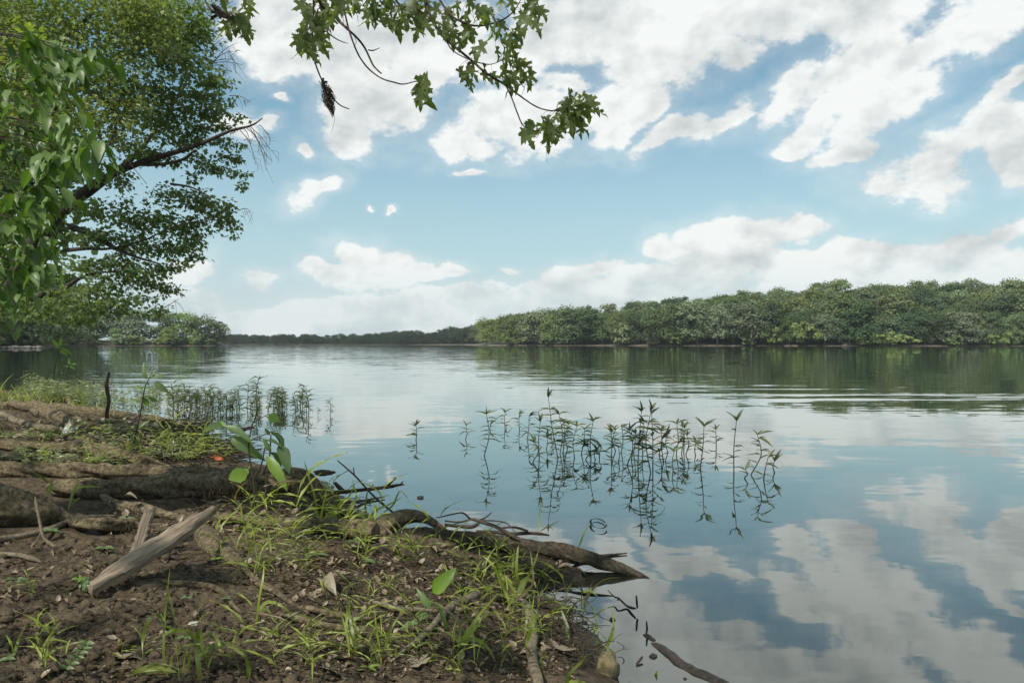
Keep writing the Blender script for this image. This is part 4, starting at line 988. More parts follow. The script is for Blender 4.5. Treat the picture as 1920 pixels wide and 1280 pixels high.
root([(700, 1010, 18), (704, 1035, 15), (716, 1058, 9), (728, 1072, 5)], 'stout root leg planted in the mud below the arched root', depth=[4.45, 4.3])
root([(925, 1120, 7), (966, 1122, 10), (997, 1126, 10), (1026, 1130, 9), (1047, 1138, 7), (1073, 1142, 4)], 'dark wet root lying across the small inlet beside the mud', M_drift)
root([(972, 1126, 6), (987, 1137, 9), (998, 1164, 9.5), (1002, 1185, 9.5), (997, 1216, 10), (1000, 1247, 10), (1008, 1270, 9), (1016, 1310, 8)], 'pale bent root running down to the bottom edge beside the water', M_root_pale, rough=.2)
root([(895, 1110, 7), (882, 1119, 8), (852, 1134, 7.5), (830, 1152, 7), (808, 1176, 6), (786, 1198, 5.5), (760, 1217, 4.5), (738, 1236, 3)], 'tan diagonal root in the middle of the muddy grass', M_root_pale, rough=.2, seg=14)
root([(700, 1128, 4), (723, 1134, 5), (743, 1141, 5.5), (786, 1143, 5.5), (819, 1146, 4)], 'short tan root lying level beside the tan diagonal root', M_root_pale, rough=.2, seg=12)
root([(520, 1150, 3), (546, 1156, 6), (611, 1172, 7), (677, 1184, 7), (730, 1192, 4)], 'flat dark root slab lowest in the mud left of the tan diagonal root', rough=.25, seg=14)
root([(560, 1138, 3), (583, 1141, 4.5), (633, 1153, 6), (670, 1160, 5), (710, 1160, 3)], 'thin root just above the flat dark root slab', rough=.25, seg=12)
root([(300, 1088, 3), (320, 1092, 4.5), (370, 1095, 5), (405, 1102, 5), (425, 1117, 5), (440, 1136, 4), (455, 1150, 2)], 'curved root at the mud surface right of the plank foot', rough=.2, seg=12)
root([(470, 1085, 3), (490, 1098, 4.5), (520, 1112, 5), (550, 1132, 4.5), (580, 1145, 2)], 'slanting root half buried below the grass clump', rough=.2, seg=12)
root([(-90, 1035, 4), (-30, 1036, 5), (34, 1041, 4.5), (58, 1047, 4.5), (80, 1053, 2)], 'short low root at the mud surface by the left edge', M_root_pale, rough=.2, seg=12)
root([(-120, 755, 4), (0, 776, 5.5), (26, 787, 6), (60, 798, 6), (94, 804, 7), (112, 805, 4)], 'bare pale root slanting down from the left edge towards the fallen leaf', M_root_pale, rough=.2, seg=12)

# driftwood log with its tip in the water
W_, r_ = px_chain([(755, 1000, 8), (780, 1005, 13), (820, 1008, 15), (880, 1012, 15), (940, 1018, 16), (1000, 1025, 17), (1050, 1033, 17), (1090, 1043, 15), (1130, 1056, 13), (1170, 1068, 10), (1203, 1080, 6), (1218, 1085, 2)], [4.62, 4.5, 4.35, 4.2, 4.08])
ROOT_PTS.append(catmull(np.column_stack([W_, r_]), 80))
solo('driftwood_log', *tube(W_, r_, 120, 26, .5, 12, freq=8), M_drift, 'dark weathered driftwood log slanting from the arched root into the water', 'log', base=(W_[4][0], W_[4][1], W_[:, 2].min()))

# the bank washed out under and between the roots, then its mesh
gx_, gy_, gz_ = Xg.ravel(), Yg.ravel(), Zg.ravel().copy()
for ch in ROOT_PTS:
    lo_, hi_ = ch[:, :2].min(0) - .6, ch[:, :2].max(0) + .5
    m_ = np.where((gx_ > lo_[0]) & (gx_ < hi_[0]) & (gy_ > lo_[1]) & (gy_ < hi_[1]))[0]
    for c0, c1, c2, r0 in ch:
        near = m_[(np.abs(gx_[m_] - c0) < 4.5 * r0 + .08) & (np.abs(gy_[m_] - c1) < 4.5 * r0 + .08)]
        d_ = np.hypot(gx_[near] - c0, (gy_[near] - c1)) / (4.5 * r0 + .08)
        lim = c2 - r0 * .75 + 1.1 * r0 * np.clip((d_ - .4) / .6, 0, 1) ** 2 + np.where(d_ > 1, 9, 0)
        gz_[near] = np.minimum(gz_[near], np.maximum(lim, .004))
# hollows washed out below the big roots
for pts, dp_, rr_ in [([(130, 948), (240, 950), (340, 946), (450, 944), (560, 944)], .11, .26), ([(-60, 918), (20, 912), (90, 925)], .10, .22), ([(-80, 858), (40, 856), (140, 858), (240, 868)], .07, .26), ([(-80, 815), (60, 815), (180, 822)], .05, .30),
                      ([(780, 1040), (860, 1048), (950, 1058), (1040, 1072)], .10, .17), ([(60, 1000), (150, 1012), (260, 1010)], .07, .15), ([(450, 1010), (560, 1022), (660, 1030)], .07, .16)]:
    W_ = np.array([ground(*k_) for k_ in pts])
    for c0, c1, c2 in catmull(W_, 60):
        near = np.where((np.abs(gx_ - c0) < rr_) & (np.abs(gy_ - c1) < rr_))[0]
        d_ = np.minimum(np.hypot(gx_[near] - c0, gy_[near] - c1) / rr_, 1)
        gz_[near] = np.where(gz_[near] > .005, np.maximum(np.minimum(gz_[near], c2 - dp_ * (1 - d_ ** 2) + .04 * d_ + np.where(d_ >= 1, 9, 0)), .006), gz_[near])
Zg = gz_.reshape(Zg.shape)
idx = np.arange(nr * nc).reshape(nr, nc)
q = np.stack([idx[:-1, :-1], idx[:-1, 1:], idx[1:, 1:], idx[1:, :-1]], -1).reshape(-1, 4)
zf = Zg.ravel()
q = q[zf[q].max(1) > -.12]
used = np.unique(q); remap = np.full(nr * nc, -1); remap[used] = np.arange(len(used))
mud = link('mud_bank', mesh_np('mud_bank', np.stack([Xg.ravel(), Yg.ravel(), zf], -1)[used], remap[q], M_mud)); tag(mud, kind='structure')


def stick(polys, label, mat=None, depth=None, name='stick', cat='stick', rough=.22, seg=8, **k):
    b_ = Bag(); base = None
    for pts in polys:
        W, r = px_chain(pts, depth)
        if base is None: base = (W[0][0], W[0][1], W[:, 2].min())
        b_.add(*tube(W, r, 5 * len(pts) + 3, seg, rough, int(pts[0][0]) % 40, freq=25))
    return solo(name, *b_.get(), mat or M_twig, label, cat, base=base, **k)

stick([[(881, 972, 2.16), (902, 978, 3.24), (928, 986, 3.60), (957, 1002, 3.60), (995, 1022, 3.24)], [(881, 972, 1.80), (867, 961, 1.58), (846, 964, 1.44), (830, 968, 1.15), (817, 970, 0.72)], [(900, 974, 1.44), (910, 970, 1.30), (922, 960, 0.72)], [(905, 975, 1.44), (930, 976, 1.30), (951, 981, 1.15), (966, 997, 0.72)]],
      'forked brown branch propped on top of the driftwood log', depth=[4.55, 4.35], name='fallen_branch', cat='branch')
stick([[(834, 983, 2.52), (860, 986, 3.24), (884, 987, 3.24), (898, 981, 2.52)], [(834, 976, 1.44), (862, 978, 1.58), (880, 974, 1.44)]], 'short dark branch lying behind the driftwood log against the water', depth=[4.75, 4.7], name='fallen_branch', cat='branch')
stick([[(893, 995, 2.16), (928, 997, 3.24), (960, 1000, 3.24), (986, 999, 3.24), (1009, 1000, 2.88), (1030, 1003, 1.44)], [(935, 990, 1.80), (965, 988, 2.16), (990, 995, 2.16)]], 'straight dark branch tucked along the far side of the driftwood log', depth=[4.72, 4.65], name='fallen_branch', cat='branch')
stick([[(633, 863, 1), (665, 891, 1.6), (699, 928, 2), (722, 948, 2.2), (737, 960, 2)], [(664, 890, 1.2), (663, 876, .8)]], 'long thin twig leaning steeply over the water beside the log bulge', depth=[5.1, 4.9], name='twig', cat='twig')
stick([[(618, 925, 4), (655, 921, 3.6), (695, 916, 3.4), (726, 913, 3.2), (744, 909, 2.4), (757, 908, 1.4)], [(724, 912, 3), (732, 904, 2.6), (742, 895, 2)], [(750, 909, 1.5), (756, 902, 1)], [(695, 916, 1.4), (700, 908, .8)]], 'dark forked branch sticking out level over the water', depth=[5.1, 5.0], name='fallen_branch', cat='branch')
stick([[(627, 904, 3.4), (636, 914, 4), (648, 923, 3)]], 'stubby dark stick end poking up beside the forked branch over the water', depth=[5.1, 5.1])
stick([[(201, 793, 3.6), (201, 772, 3.4), (204, 750, 3.4), (200, 722, 3.3), (203, 706, 2.8), (205, 697, 1.6)]], 'upright dark stick standing in the bank at the back left', depth=[ground(201, 793)[1]] * 2, name='upright_stick')
stick([[(66, 932, 1.4), (69, 948, 2.8), (75, 979, 3), (81, 1006, 3.2), (96, 1020, 3.2), (112, 1030, 3), (127, 1036, 2.6), (136, 1039, 2.2), (172, 1049, 2.2), (210, 1058, 1.4)], [(77, 995, 1.4), (68, 1018, .7)]], 'pale forked twig rising from the mud in front of the mossy root end', M_stick, depth=[3.75, 3.6, 3.5], name='twig', cat='twig')
stick([[(107, 1059, 2), (98, 1070, 3), (83, 1081, 3), (86, 1093, 2)]], 'small crooked bleached stick lying on bare mud left of the plank', M_stick)
stick([[(213, 800, 2.5), (228, 798, 3.2), (248, 786, 3.2), (264, 775, 2.2)]], 'bleached pale stick leaning on the furthest root near the upright stick', M_stick, depth=[10.0, 10.2])
stick([[(110, 767, 2), (128, 773, 2.2), (146, 781, 2.2), (170, 788, 1.8), (190, 794, 1)]], 'thin brown stick slanting across the bank left of the upright stick')
stick([[(640, 1082, 4), (677, 1084, 5), (710, 1088, 5), (743, 1094, 3)]], 'straight brown stick right beside the pale curled bark')
stick([[(445, 938, 2.6), (460, 962, 3.4), (472, 990, 3.6), (478, 1006, 3)]], 'short stick leaning back against the low root under the sapling', depth=[4.55, 4.45])
stick([[(715, 980, 2), (738, 1005, 2.6), (752, 1022, 2.8), (762, 1045, 2.6), (768, 1060, 1.6)]], 'bent tan twig draped down from the arched root', M_stick, depth=[4.25, 4.15], name='twig', cat='twig')
stick([[(880, 1055, 2.2), (884, 1070, 2.6), (900, 1092, 2.6), (915, 1108, 1.8)]], 'short dark stick slanting into mud in front of the driftwood log')
stick([[(1040, 1098, 1.6), (1065, 1108, 2), (1100, 1112, 2.0), (1150, 1117, 1.2)]], 'wet stick floating across the inlet under the driftwood log', M_wet)
stick([[(1193, 1116, 1.4), (1194, 1128, 1.9), (1195, 1139, 2.0)]], 'upright stub of wood standing out of the water right of the inlet', M_wet, depth=[3.55, 3.55])
stick([[(1140, 1106, .8), (1152, 1118, 1.3), (1160, 1121, 1.5), (1175, 1135, 1.8), (1183, 1138, 2.4), (1192, 1140, 1.4)], [(1160, 1121, 1.2), (1150, 1137, 1.0), (1139, 1152, .8), (1136, 1165, .6)]], 'crooked wet twig trailing in the water beside the upright stub', M_wet, depth=[3.75, 3.55], name='twig', cat='twig')
stick([[(1204, 1231, 2), (1194, 1244, 2.2)], [(1194, 1243, 1.6), (1202, 1262, 1.4)]], 'tiny broken twig poking out of the water above the half sunken log', M_wet, depth=[3.02, 2.98], name='twig', cat='twig')
stick([[(1212, 1164, 1.2), (1213, 1178, 2), (1211, 1190, 1.2)]], 'small dark stick tip standing in the shallows between the stub and the half sunken log', M_wet, depth=[3.3, 3.3])
def sunken(pts, label, name, cat):
    P = [np.array([*w0(a, b), z]) for a, b, r, z in pts]; rr = [r * p[1] / F for (a, b, r, z), p in zip(pts, P)]
    solo(name, *tube(P, rr, 40, 14, .35, 7, freq=14), M_wet, label, cat)
sunken([(1222, 1205, 3, -.004), (1232, 1211, 7, -.002), (1250, 1222, 8, -.003), (1275, 1243, 9, -.002), (1300, 1257, 10, -.004), (1330, 1270, 10, -.004), (1370, 1288, 10, -.006), (1430, 1315, 9, -.01)], 'half sunken black stick running out of the bottom of the water', 'sunken_stick', 'stick')
sunken([(1206, 1188, 3, -.006), (1214, 1193, 6, -.003), (1226, 1200, 5, -.006)], 'short black lump of wet wood just above the half sunken stick', 'sunken_wood', 'wood')
for (a, b, rr_, lab) in [(788, 933, 5, 'small round dark lump floating on open water right of the forked branch'), (1225, 1230, 6, 'flat dark chip floating left of the half sunken stick'), (1284, 1272, 3, 'tiny dark chip floating right of the half sunken stick'), (1126, 1052, 4, 'small brown chip floating by the driftwood log'), (1148, 1162, 5, 'wet dark crumb floating beside the upright stub')]:
    x_, y_ = w0(a, b); r2 = rr_ * y_ / F
    solo('floating_chip', *rock(int(a), (x_, y_, r2 * .15), r2, (1.2, 1, .7)), M_wet, lab, 'debris')

rk = random.Random(77)
for k in range(30):
    a, b = rk.choice([(rk.uniform(200, 620), rk.uniform(940, 962)), (rk.uniform(440, 1000), rk.uniform(1070, 1230)), (rk.uniform(440, 760), rk.uniform(1130, 1200)), (rk.uniform(250, 440), rk.uniform(800, 865)), (rk.uniform(820, 1060), rk.uniform(1050, 1100))])
    L_ = rk.uniform(50, 150) * (.7 if b < 900 else 1); sl = rk.gauss(.05, .22); rr_ = rk.uniform(1.2, 3.2)
    stick([[(a, b, rr_ * .6), (a + L_ * .3, b + L_ * .3 * sl + rk.gauss(0, 3), rr_), (a + L_ * .65, b + L_ * .65 * sl + rk.gauss(0, 4), rr_), (a + L_, b + L_ * sl, rr_ * .4)]], 'thin brown stick lying flat among the roots and grass of the bank', rk.choice([M_twig, M_stick, M_drift]))['group'] = 'thin sticks lying on the bank'

# plank and split board
def board(corners, thick, mat, label, name, cat, nu=26, nv=7, seed=1, prof=None, rough=1.):
    """a rough board between four corner points (a0,a1 at one end; b0,b1 at the other)"""
    a0, a1, b0, b1 = [np.array(c) for c in corners]
    nrm = np.cross(b0 - a0, a1 - a0); nrm /= np.linalg.norm(nrm)
    if nrm[1] > 0: nrm = -nrm
    L = b0 - a0
    u = np.linspace(0, 1, nu)[:, None, None]; v = np.linspace(0, 1, nv)[None, :, None]
    T = (a0 * (1 - u) + b0 * u) * (1 - v) + (a1 * (1 - u) + b1 * u) * v
    uu = np.repeat(u[..., 0], nv, 1); vv = np.repeat(v[..., 0], nu, 0)
    e = (fbm2(uu * 9, vv * 2 + seed, 3, seed) * .012 + fbm2(uu * 3, vv * 9, 3, seed + 5) * .005)
    side = (a1 - a0) / np.linalg.norm(a1 - a0)
    edge = fbm2(uu * 11, vv * 0 + seed, 4, seed + 3) * .022 * (np.abs(vv - .5) * 2) ** 3
    endr = (fbm2(vv * 6, vv * 0 + 3 + seed, 3, seed) * .06) * np.clip((uu - .9) / .1, 0, 1)
    if prof is not None:
        wv_ = np.interp(u[:, :, 0], np.linspace(0, 1, len(prof)), prof); mid = T.mean(1, keepdims=True); T = mid + (T - mid) * wv_[..., None]
    e *= rough; edge *= rough
    T = T + side * edge[..., None] + (L / np.linalg.norm(L)) * endr[..., None]
    top = T + nrm * (thick * .5 + e[..., None] - .25 * thick * (np.abs(vv - .5) * 2)[..., None] ** 4)
    bot = T - nrm * thick * .5
    V = np.concatenate([top.reshape(-1, 3), bot.reshape(-1, 3)]); k = nu * nv
    ii = np.arange(k).reshape(nu, nv)
    q1 = np.stack([ii[:-1, :-1], ii[1:, :-1], ii[1:, 1:], ii[:-1, 1:]], -1).reshape(-1, 4)
    rim = np.concatenate([ii[:, 0], ii[-1, 1:], ii[-2::-1, -1], ii[0, -2:0:-1]]); r2 = np.roll(rim, -1)
    q3 = np.stack([rim, rim + k, r2 + k, r2], -1)
    # local x along the board, for the grain
    c = T.reshape(-1, 3).mean(0); X = Vector(L).normalized(); Z = Vector(nrm); Y = Z.cross(X).normalized(); Z = X.cross(Y)
    M = np.array([X[:], Y[:], Z[:]])
    o = link(name, mesh_np(name, (V - c) @ M.T, [q1, q1[:, ::-1] + k, q3], mat, False), c)
    o.rotation_mode = 'QUATERNION'; o.rotation_quaternion = Matrix(M.T.tolist()).to_quaternion()
    return tag(o, label, cat)
dpl = float(ground(178, 1100)[1]) - .10
board([px(152, 1084, dpl + .03), px(186, 1122, dpl - .05), px(385, 941, dpl + .72), px(413, 972, dpl + .66)], .038, M_plank, 'weathered grey brown plank lying aslant with its tip on the low root', 'plank', 'plank', 44, 10, 4, [.20, .42, .54, .60, .63, .65, .62, .56, .46, .30, .22], .45)
board([px(243, 1042, 3.42), px(270, 1030, 3.46), px(270, 956, 3.62), px(291, 953, 3.64)], .035, M_split, 'short split board standing upright behind the leaning plank', 'split_board', 'board', 24, 8, 6, None, .5)
W_, r_ = px_chain([(388, 857, 2.5), (400, 858, 5), (409, 861, 7), (415, 864, 5)], None)
solo('orange_wood', *tube(W_, r_, 14, 9, .4, 3, 1., 20), M_orange, 'bright orange red piece of broken wood by the water behind the big roots', 'wood')
solo('rock', *rock(31, ground(1140, 1262) + np.array([0, 0, .02]), .052, (.75, .8, 1.15)), M_rock, 'yellowish pitted rock at the water edge by the bottom of the picture', 'rock')
solo('pebble', *rock(11, ground(362, 1170), .022, (1.2, 1, .6)), M_pebble, 'smooth pale pebble lying on the mud below the curved root', 'pebble')
solo('dead_wood_flake', *rock(17, px(606, 886, 5.0), .055, (1.3, .7, .3)), M_drift, 'flat dark flake of wood jutting over water behind the log bulge', 'wood')

# ------------------------------------------------------------------ fallen leaves and litter
ML_DEAD = [mesh_np('dead_leaf', *maple_leaf(20 + k, .3 + .3 * k), M_dead_pale) for k in range(3)]
OV_DEAD = [mesh_np('dead_leaf', *oval_leaf(.5, .5, .3, 7, .8), M_dead_pale), mesh_np('dead_leaf', *oval_leaf(.9, -.3, .34, 7, .8), M_dead)]
def flat_leaf(me, pxx, pyy, L, yaw, tilt, label, name='dead_leaf', cat='leaf', lift=.012, width=1.):
    c = ground(pxx, pyy); c[2] += lift
    o = link(name, me, c); o.rotation_euler = (tilt, -.1, yaw); o.scale = (L, L * width, L)
    return tag(o, label, cat)
me_w = mesh_np('fallen_leaf', *maple_leaf(31, -.3), M_white_leaf)
flat_leaf(me_w, 112, 808, .20, .2, .9, 'silvery white fallen maple leaf on the bank below the furthest root', 'fallen_leaf')
flat_leaf(OV_DEAD[0], 606, 1100, .10, -1.0, .3, 'large pale curled piece of bark like leaf left of the straight brown stick', lift=.02)
flat_leaf(ML_DEAD[0], 642, 1092, .075, 1.7, .1, 'pale tan torn leaf behind the large curled leaf', lift=.03)
flat_leaf(ML_DEAD[1], 632, 1246, .10, .5, -.3, 'grey brown curled maple leaf near the bottom edge, the upper of two')
flat_leaf(ML_DEAD[2], 606, 1258, .10, -.1, -.2, 'long curled grey brown leaf near the bottom edge, the lower of two')
flat_leaf(ML_DEAD[0], 790, 1258, .10, 2.2, -.2, 'crumpled whitish leaf at the bottom edge left of the pale bent root')
flat_leaf(ML_DEAD[1], 1050, 1238, .11, 1.2, .2, 'big brown shrivelled leaf between the pale bent root and the yellowish rock', lift=.03)
flat_leaf(ML_DEAD[2], 290, 1205, .075, .7, -.2, 'small pale torn leaf behind the tall grass stem at the bottom left')
flat_leaf(ML_DEAD[0], 212, 1238, .085, .2, -.2, 'pale crinkled leaf by the bottom edge at the left')
flat_leaf(OV_DEAD[0], 608, 1222, .06, 1.3, -.6, 'small upright grey leaf above the two curled leaves')
flat_leaf(OV_DEAD[0], 235, 967, .06, .2, .2, 'orange tan leaf lying on the hairy root end', lift=.12)
r = random.Random(11)
def litter_area():
    while True:
        k = r.random()
        if k < .30: a, b = r.uniform(480, 1080), r.uniform(1050, 1275)
        elif k < .55: a, b = r.uniform(560, 1060), r.uniform(1010, 1150)
        elif k < .68: a, b = r.uniform(200, 650), r.uniform(930, 1010)
        elif k < .86: a, b = r.uniform(-40, 440), r.uniform(785, 872)
        else: a, b = r.uniform(-60, 520), r.uniform(1010, 1290)
        c = ground(a, b)
        if c[2] > .02: return c
tw = Bag()
for k in range(2300):
    c = litter_area(); a = r.uniform(-.7, .7) + (math.pi if r.random() < .5 else 0); L = r.uniform(.04, .20) * (1.6 if r.random() < .12 else 1) * (c[1] / 4.5)
    P = []
    for t in (-.5, -.15, .2, .5):
        x_ = c[0] + math.cos(a) * L * t + r.gauss(0, .006); y_ = c[1] + math.sin(a) * L * t + r.gauss(0, .006)
        P.append((x_, y_, max(gz(x_, y_), 0) + r.uniform(.000, .016)))
    rad = r.uniform(.0009, .0034) * (c[1] / 4) ** .6
    tw.add(*tube(P, [rad * .7, rad, rad * .9, rad * .4], 6, 4, 0))
tag(link('twig_litter', mesh_np('twig_litter', *tw.get(), M_stick_dark if False else M_twig)), 'scattered dark twigs and rootlets strewn over the mud', 'twigs', kind='stuff')
tw = Bag()
for k in range(600):
    c = litter_area(); a = r.uniform(-.9, .9); L = r.uniform(.03, .14) * (c[1] / 4.5); P = []
    for t in (-.5, 0, .5):
        x_ = c[0] + math.cos(a) * L * t + r.gauss(0, .005); y_ = c[1] + math.sin(a) * L * t + r.gauss(0, .005)
        P.append((x_, y_, max(gz(x_, y_), 0) + r.uniform(.003, .018)))
    rad = r.uniform(.0008, .0026) * (c[1] / 4) ** .6
    tw.add(*tube(P, [rad * .7, rad, rad * .5], 5, 4, 0))
tag(link('dry_twig_litter', mesh_np('dry_twig_litter', *tw.get(), M_stick)), 'scattered pale dry twigs strewn over the mud', 'twigs', kind='stuff')
lt = Bag(); tpl = [maple_leaf(40, .4), oval_leaf(.6, .4, .3, 5, .8), oval_leaf(.3, -.4, .36, 5, .8)]
for k in range(2100):
    c = litter_area(); L = r.uniform(.014, .056) * (c[1] / 4.2); c[2] += .004
    lt.add(*scatter(*r.choice(tpl), [c], [(r.uniform(-1, 1), r.uniform(-1, 1), r.uniform(-.2, .3))], [(r.gauss(0, .3), r.gauss(0, .3), 1)], [L]))
tag(link('leaf_litter', mesh_np('leaf_litter', *lt.get(), M_dead)), 'brown crumbled leaf litter on the mud', 'leaf litter', kind='stuff')
# clods of mud
cl = Bag(); base_V, base_F = rock(5, (0, 0, 0), 1., (1, 1, .7))
bm = bmesh.new(); bmesh.ops.create_icosphere(bm, subdivisions=1, radius=1)
IV = np.array([v.co[:] for v in bm.verts]); IF = np.array([[v.index for v in f.verts] for f in bm.faces]); bm.free()
for k in range(2600):
    a, b = r.uniform(-60, 560), r.uniform(1020, 1290)
    if r.random() < .35: a, b = r.uniform(500, 1080), r.uniform(1040, 1290)
    c = ground(a, b)
    if c[2] < .02: continue
    s_ = min(.022, abs(r.gauss(0, .007)) + .003)
    cl.add(IV * s_ * np.array([r.uniform(.8, 1.5), r.uniform(.8, 1.4), r.uniform(.5, .9)]) * (1 + .25 * rng.normal(size=(len(IV), 1))) + c + np.array([0, 0, s_ * .1]), IF)
tag(link('mud_clods', mesh_np('mud_clods', *cl.get(), M_mud)), 'small crumbly clods of mud on the bank', 'mud clods', kind='stuff')

# root mat hanging under the driftwood and along the water edge
mt_ = Bag()
for (cx, cy, rx, ry, n_, L) in [(1010, 1075, 60, 22, 150, .10), (1060, 1170, 40, 40, 110, .09), (330, 812, 70, 16, 200, .40), (405, 848, 44, 20, 260, .34), (300, 850, 110, 22, 160, .26), (1090, 1235, 40, 30, 60, .07), (500, 955, 160, 8, 160, .12), (860, 1062, 80, 14, 90, .09)]:
    for k in range(n_):
        c = ground(cx + r.gauss(0, rx * .5), cy + r.gauss(0, ry * .5)); c[2] = max(c[2], .0) + r.uniform(0, .05)
        a = r.uniform(0, 6.28); P = [c]
        for j in range(3):
            a += r.gauss(0, .6); P.append(P[-1] + np.array([math.cos(a) * L * .4, math.sin(a) * L * .4, r.gauss(0, .014)]))
        rad = r.uniform(.0010, .0032) * (c[1] / 4) ** (1.1 if cy < 870 else .5)
        mt_.add(*tube(P, [rad, rad, rad * .8, rad * .4], 8, 4, 0))
tag(link('rootlet_mat', mesh_np('rootlet_mat', *mt_.get(), M_drift)), 'tangled dark rootlets along the water edge and under the roots', 'rootlets', kind='stuff')
# fine hairs on the mossy roots
hb = Bag()
for (x0, y0, x1, y1, d, n_) in [(110, 937, 560, 925, 5.08, 420), (0, 897, 480, 899, 5.5, 200), (225, 845, 290, 872, 6.1, 160), (0, 982, 110, 980, 4.5, 110), (140, 1000, 250, 998, 4.2, 120), (570, 900, 640, 955, 5.05, 90)]:
    for k in range(n_):
        t = r.random(); a = x0 + (x1 - x0) * t; b = y0 + (y1 - y0) * t - r.uniform(0, 30)
        p_ = px(a, b, d - .10 + r.uniform(-.05, .05)); L = r.uniform(.01, .045)
        hb.add(*tube([p_, p_ + np.array([r.gauss(0, .006), -.010, -L * .6]), p_ + np.array([r.gauss(0, .012), -.008, -L])], [.0007, .0006, .0003], 4, 3, 0))
M_hair = bark_mat('root_hair', (.07, .055, .035), (.19, .155, .10), 90, (1, 1, 1), .1)
tag(link('root_hairs', mesh_np('root_hairs', *hb.get(), M_hair)), 'fine hairy rootlets fringing the mossy roots', 'rootlets', kind='stuff')

# ------------------------------------------------------------------ grass
def blades(bag, base, n, L, W, spread, lean=.5, up=1., r=r, face=.6):
    """n bent blades from points around base"""
    nb = 6
    for k in range(n):
        a = r.uniform(0, 6.283); b0 = np.array(base) + np.array([r.gauss(0, spread), r.gauss(0, spread * .8), 0])
        b0[2] = max(gz(b0[0], b0[1]), 0.) - .004
        l = L * r.uniform(.45, 1.25); wd = W * r.uniform(.6, 1.25); bend = r.uniform(.2, 1.5) * lean
        th = r.uniform(.05, .5) * lean; P = [b0]; dirh = np.array([math.cos(a), math.sin(a), 0])
        for j in range(nb):
            th += bend * (j + .5) / nb * .62
            P.append(P[-1] + l / nb * (dirh * math.sin(th) + np.array([0, 0, up * math.cos(th)])))
        P = np.array(P); side = np.cross(dirh, [0, 0, 1.]); rot = r.gauss(0, .5)
        side = side * math.cos(rot) + dirh * math.sin(rot) * .6
        side = side * (1 - face) + np.array([1, 0, 0]) * face * (1 if side[0] > 0 else -1); side /= np.linalg.norm(side)
        prof = np.array([.45, .8, 1., .95, .75, .42, .02])
        V = np.concatenate([P - side * wd / 2 * prof[:, None], P + np.array([0, 0, -1.]) * wd * .12 * prof[:, None], P + side * wd / 2 * prof[:, None]])
        m = nb + 1; i = np.arange(nb)
        bag.add(V, np.vstack([np.stack([i, i + m, i + m + 1, i + 1], -1), np.stack([i + m, i + 2 * m, i + 2 * m + 1, i + m + 1], -1)]))

BLT, BLF = oval_leaf(.3, .55, .055, 6, .55)
def shoots(bag, base, n, H_, spread, lean):
    for k in range(n):
        b0 = np.array(base) + np.array([r.gauss(0, spread), r.gauss(0, spread), 0]); b0[2] = max(gz(b0[0], b0[1]), 0.) - .004
        h = H_ * r.uniform(.5, 1.25); a = r.uniform(0, 6.283); ln = r.uniform(.05, .55) * lean
        top = b0 + h * np.array([math.cos(a) * ln, math.sin(a) * ln * .7, 1.]); mid = (b0 + top) / 2 + np.array([r.gauss(0, .012), r.gauss(0, .012), .04 * h])
        sc = b0[1] / 4.
        C = catmull(np.array([b0, mid, top]), 8); bag.add(*tube(C, np.linspace(.0013, .0007, 8) * max(.8, sc ** .7), 8, 3, 0, cap=False))
        m = r.randint(3, 6); X, N, O, L = [], [], [], []
        an = r.uniform(0, 6.28)
        for j in range(m):
            f_ = .25 + .75 * (j + r.random() * .6) / m; an += math.pi + r.gauss(0, .6)
            O.append(C[min(7, int(f_ * 7))]); up = r.uniform(.35, 1.3) + (.9 if j == m - 1 else 0)
            X.append((math.cos(an), .75 * math.sin(an), up)); N.append((-math.cos(an) * .6, -.5 - .2 * math.sin(an), .9)); L.append(h * r.uniform(.28, .55) + .02)
        bag.add(*scatter(BLT, BLF, O, X, N, L, np.array(L) * r.uniform(.38, .75)))

gb = Bag()
GRASS = [(50, 752, 80, 7, 60, 14, .44, .017, 1.2), (150, 762, 60, 5, 30, 10, .36, .015, 1.2), (0, 750, 60, 8, 40, 12, .50, .018, 1.), (100, 868, 110, 8, 26, 6, .16, .009, .8), (330, 845, 60, 20, 60, 7, .22, .011, .9), (60, 815, 90, 10, 30, 5, .2, .010, .9), (390, 850, 30, 20, 16, 8, .22, .012, .8), (250, 868, 40, 8, 12, 7, .16, .010, .8), (120, 820, 110, 14, 20, 4, .18, .010, .8),
         (240, 800, 50, 20, 8, 5, .26, .011, .8), (560, 1005, 70, 26, 26, 8, .22, .009, .7), (650, 958, 40, 20, 26, 9, .26, .010, .7), (690, 985, 30, 24, 12, 9, .24, .010, .6), (470, 1065, 55, 45, 26, 8, .22, .011, .8), (560, 1040, 70, 26, 20, 8, .20, .010, .7), (640, 1040, 50, 26, 14, 8, .18, .009, .6), (780, 1030, 36, 34, 12, 8, .2, .010, .6),
         (500, 950, 60, 10, 14, 6, .22, .010, .7), (960, 1105, 60, 38, 34, 8, .20, .010, .6), (900, 1080, 50, 20, 10, 6, .17, .009, .6), (1000, 1190, 40, 34, 22, 7, .18, .009, .6), (840, 1245, 90, 24, 22, 6, .17, .009, .6), (640, 1215, 120, 44, 36, 7, .18, .008, .7), (520, 1240, 90, 34, 14, 6, .15, .008, .7), (420, 1262, 90, 22, 14, 7, .16, .010, .7),
         (880, 1190, 60, 40, 12, 6, .16, .009, .6), (760, 1100, 60, 30, 12, 5, .13, .007, .6), (1090, 1200, 40, 50, 8, 4, .16, .008, .6), (60, 1225, 80, 30, 8, 3, .12, .008, .7), (200, 1262, 80, 16, 6, 3, .11, .007, .6), (920, 1255, 80, 20, 8, 5, .14, .008, .6), (690, 1150, 80, 30, 12, 5, .14, .007, .6), (40, 1110, 60, 26, 3, 2, .06, .006, .6)]
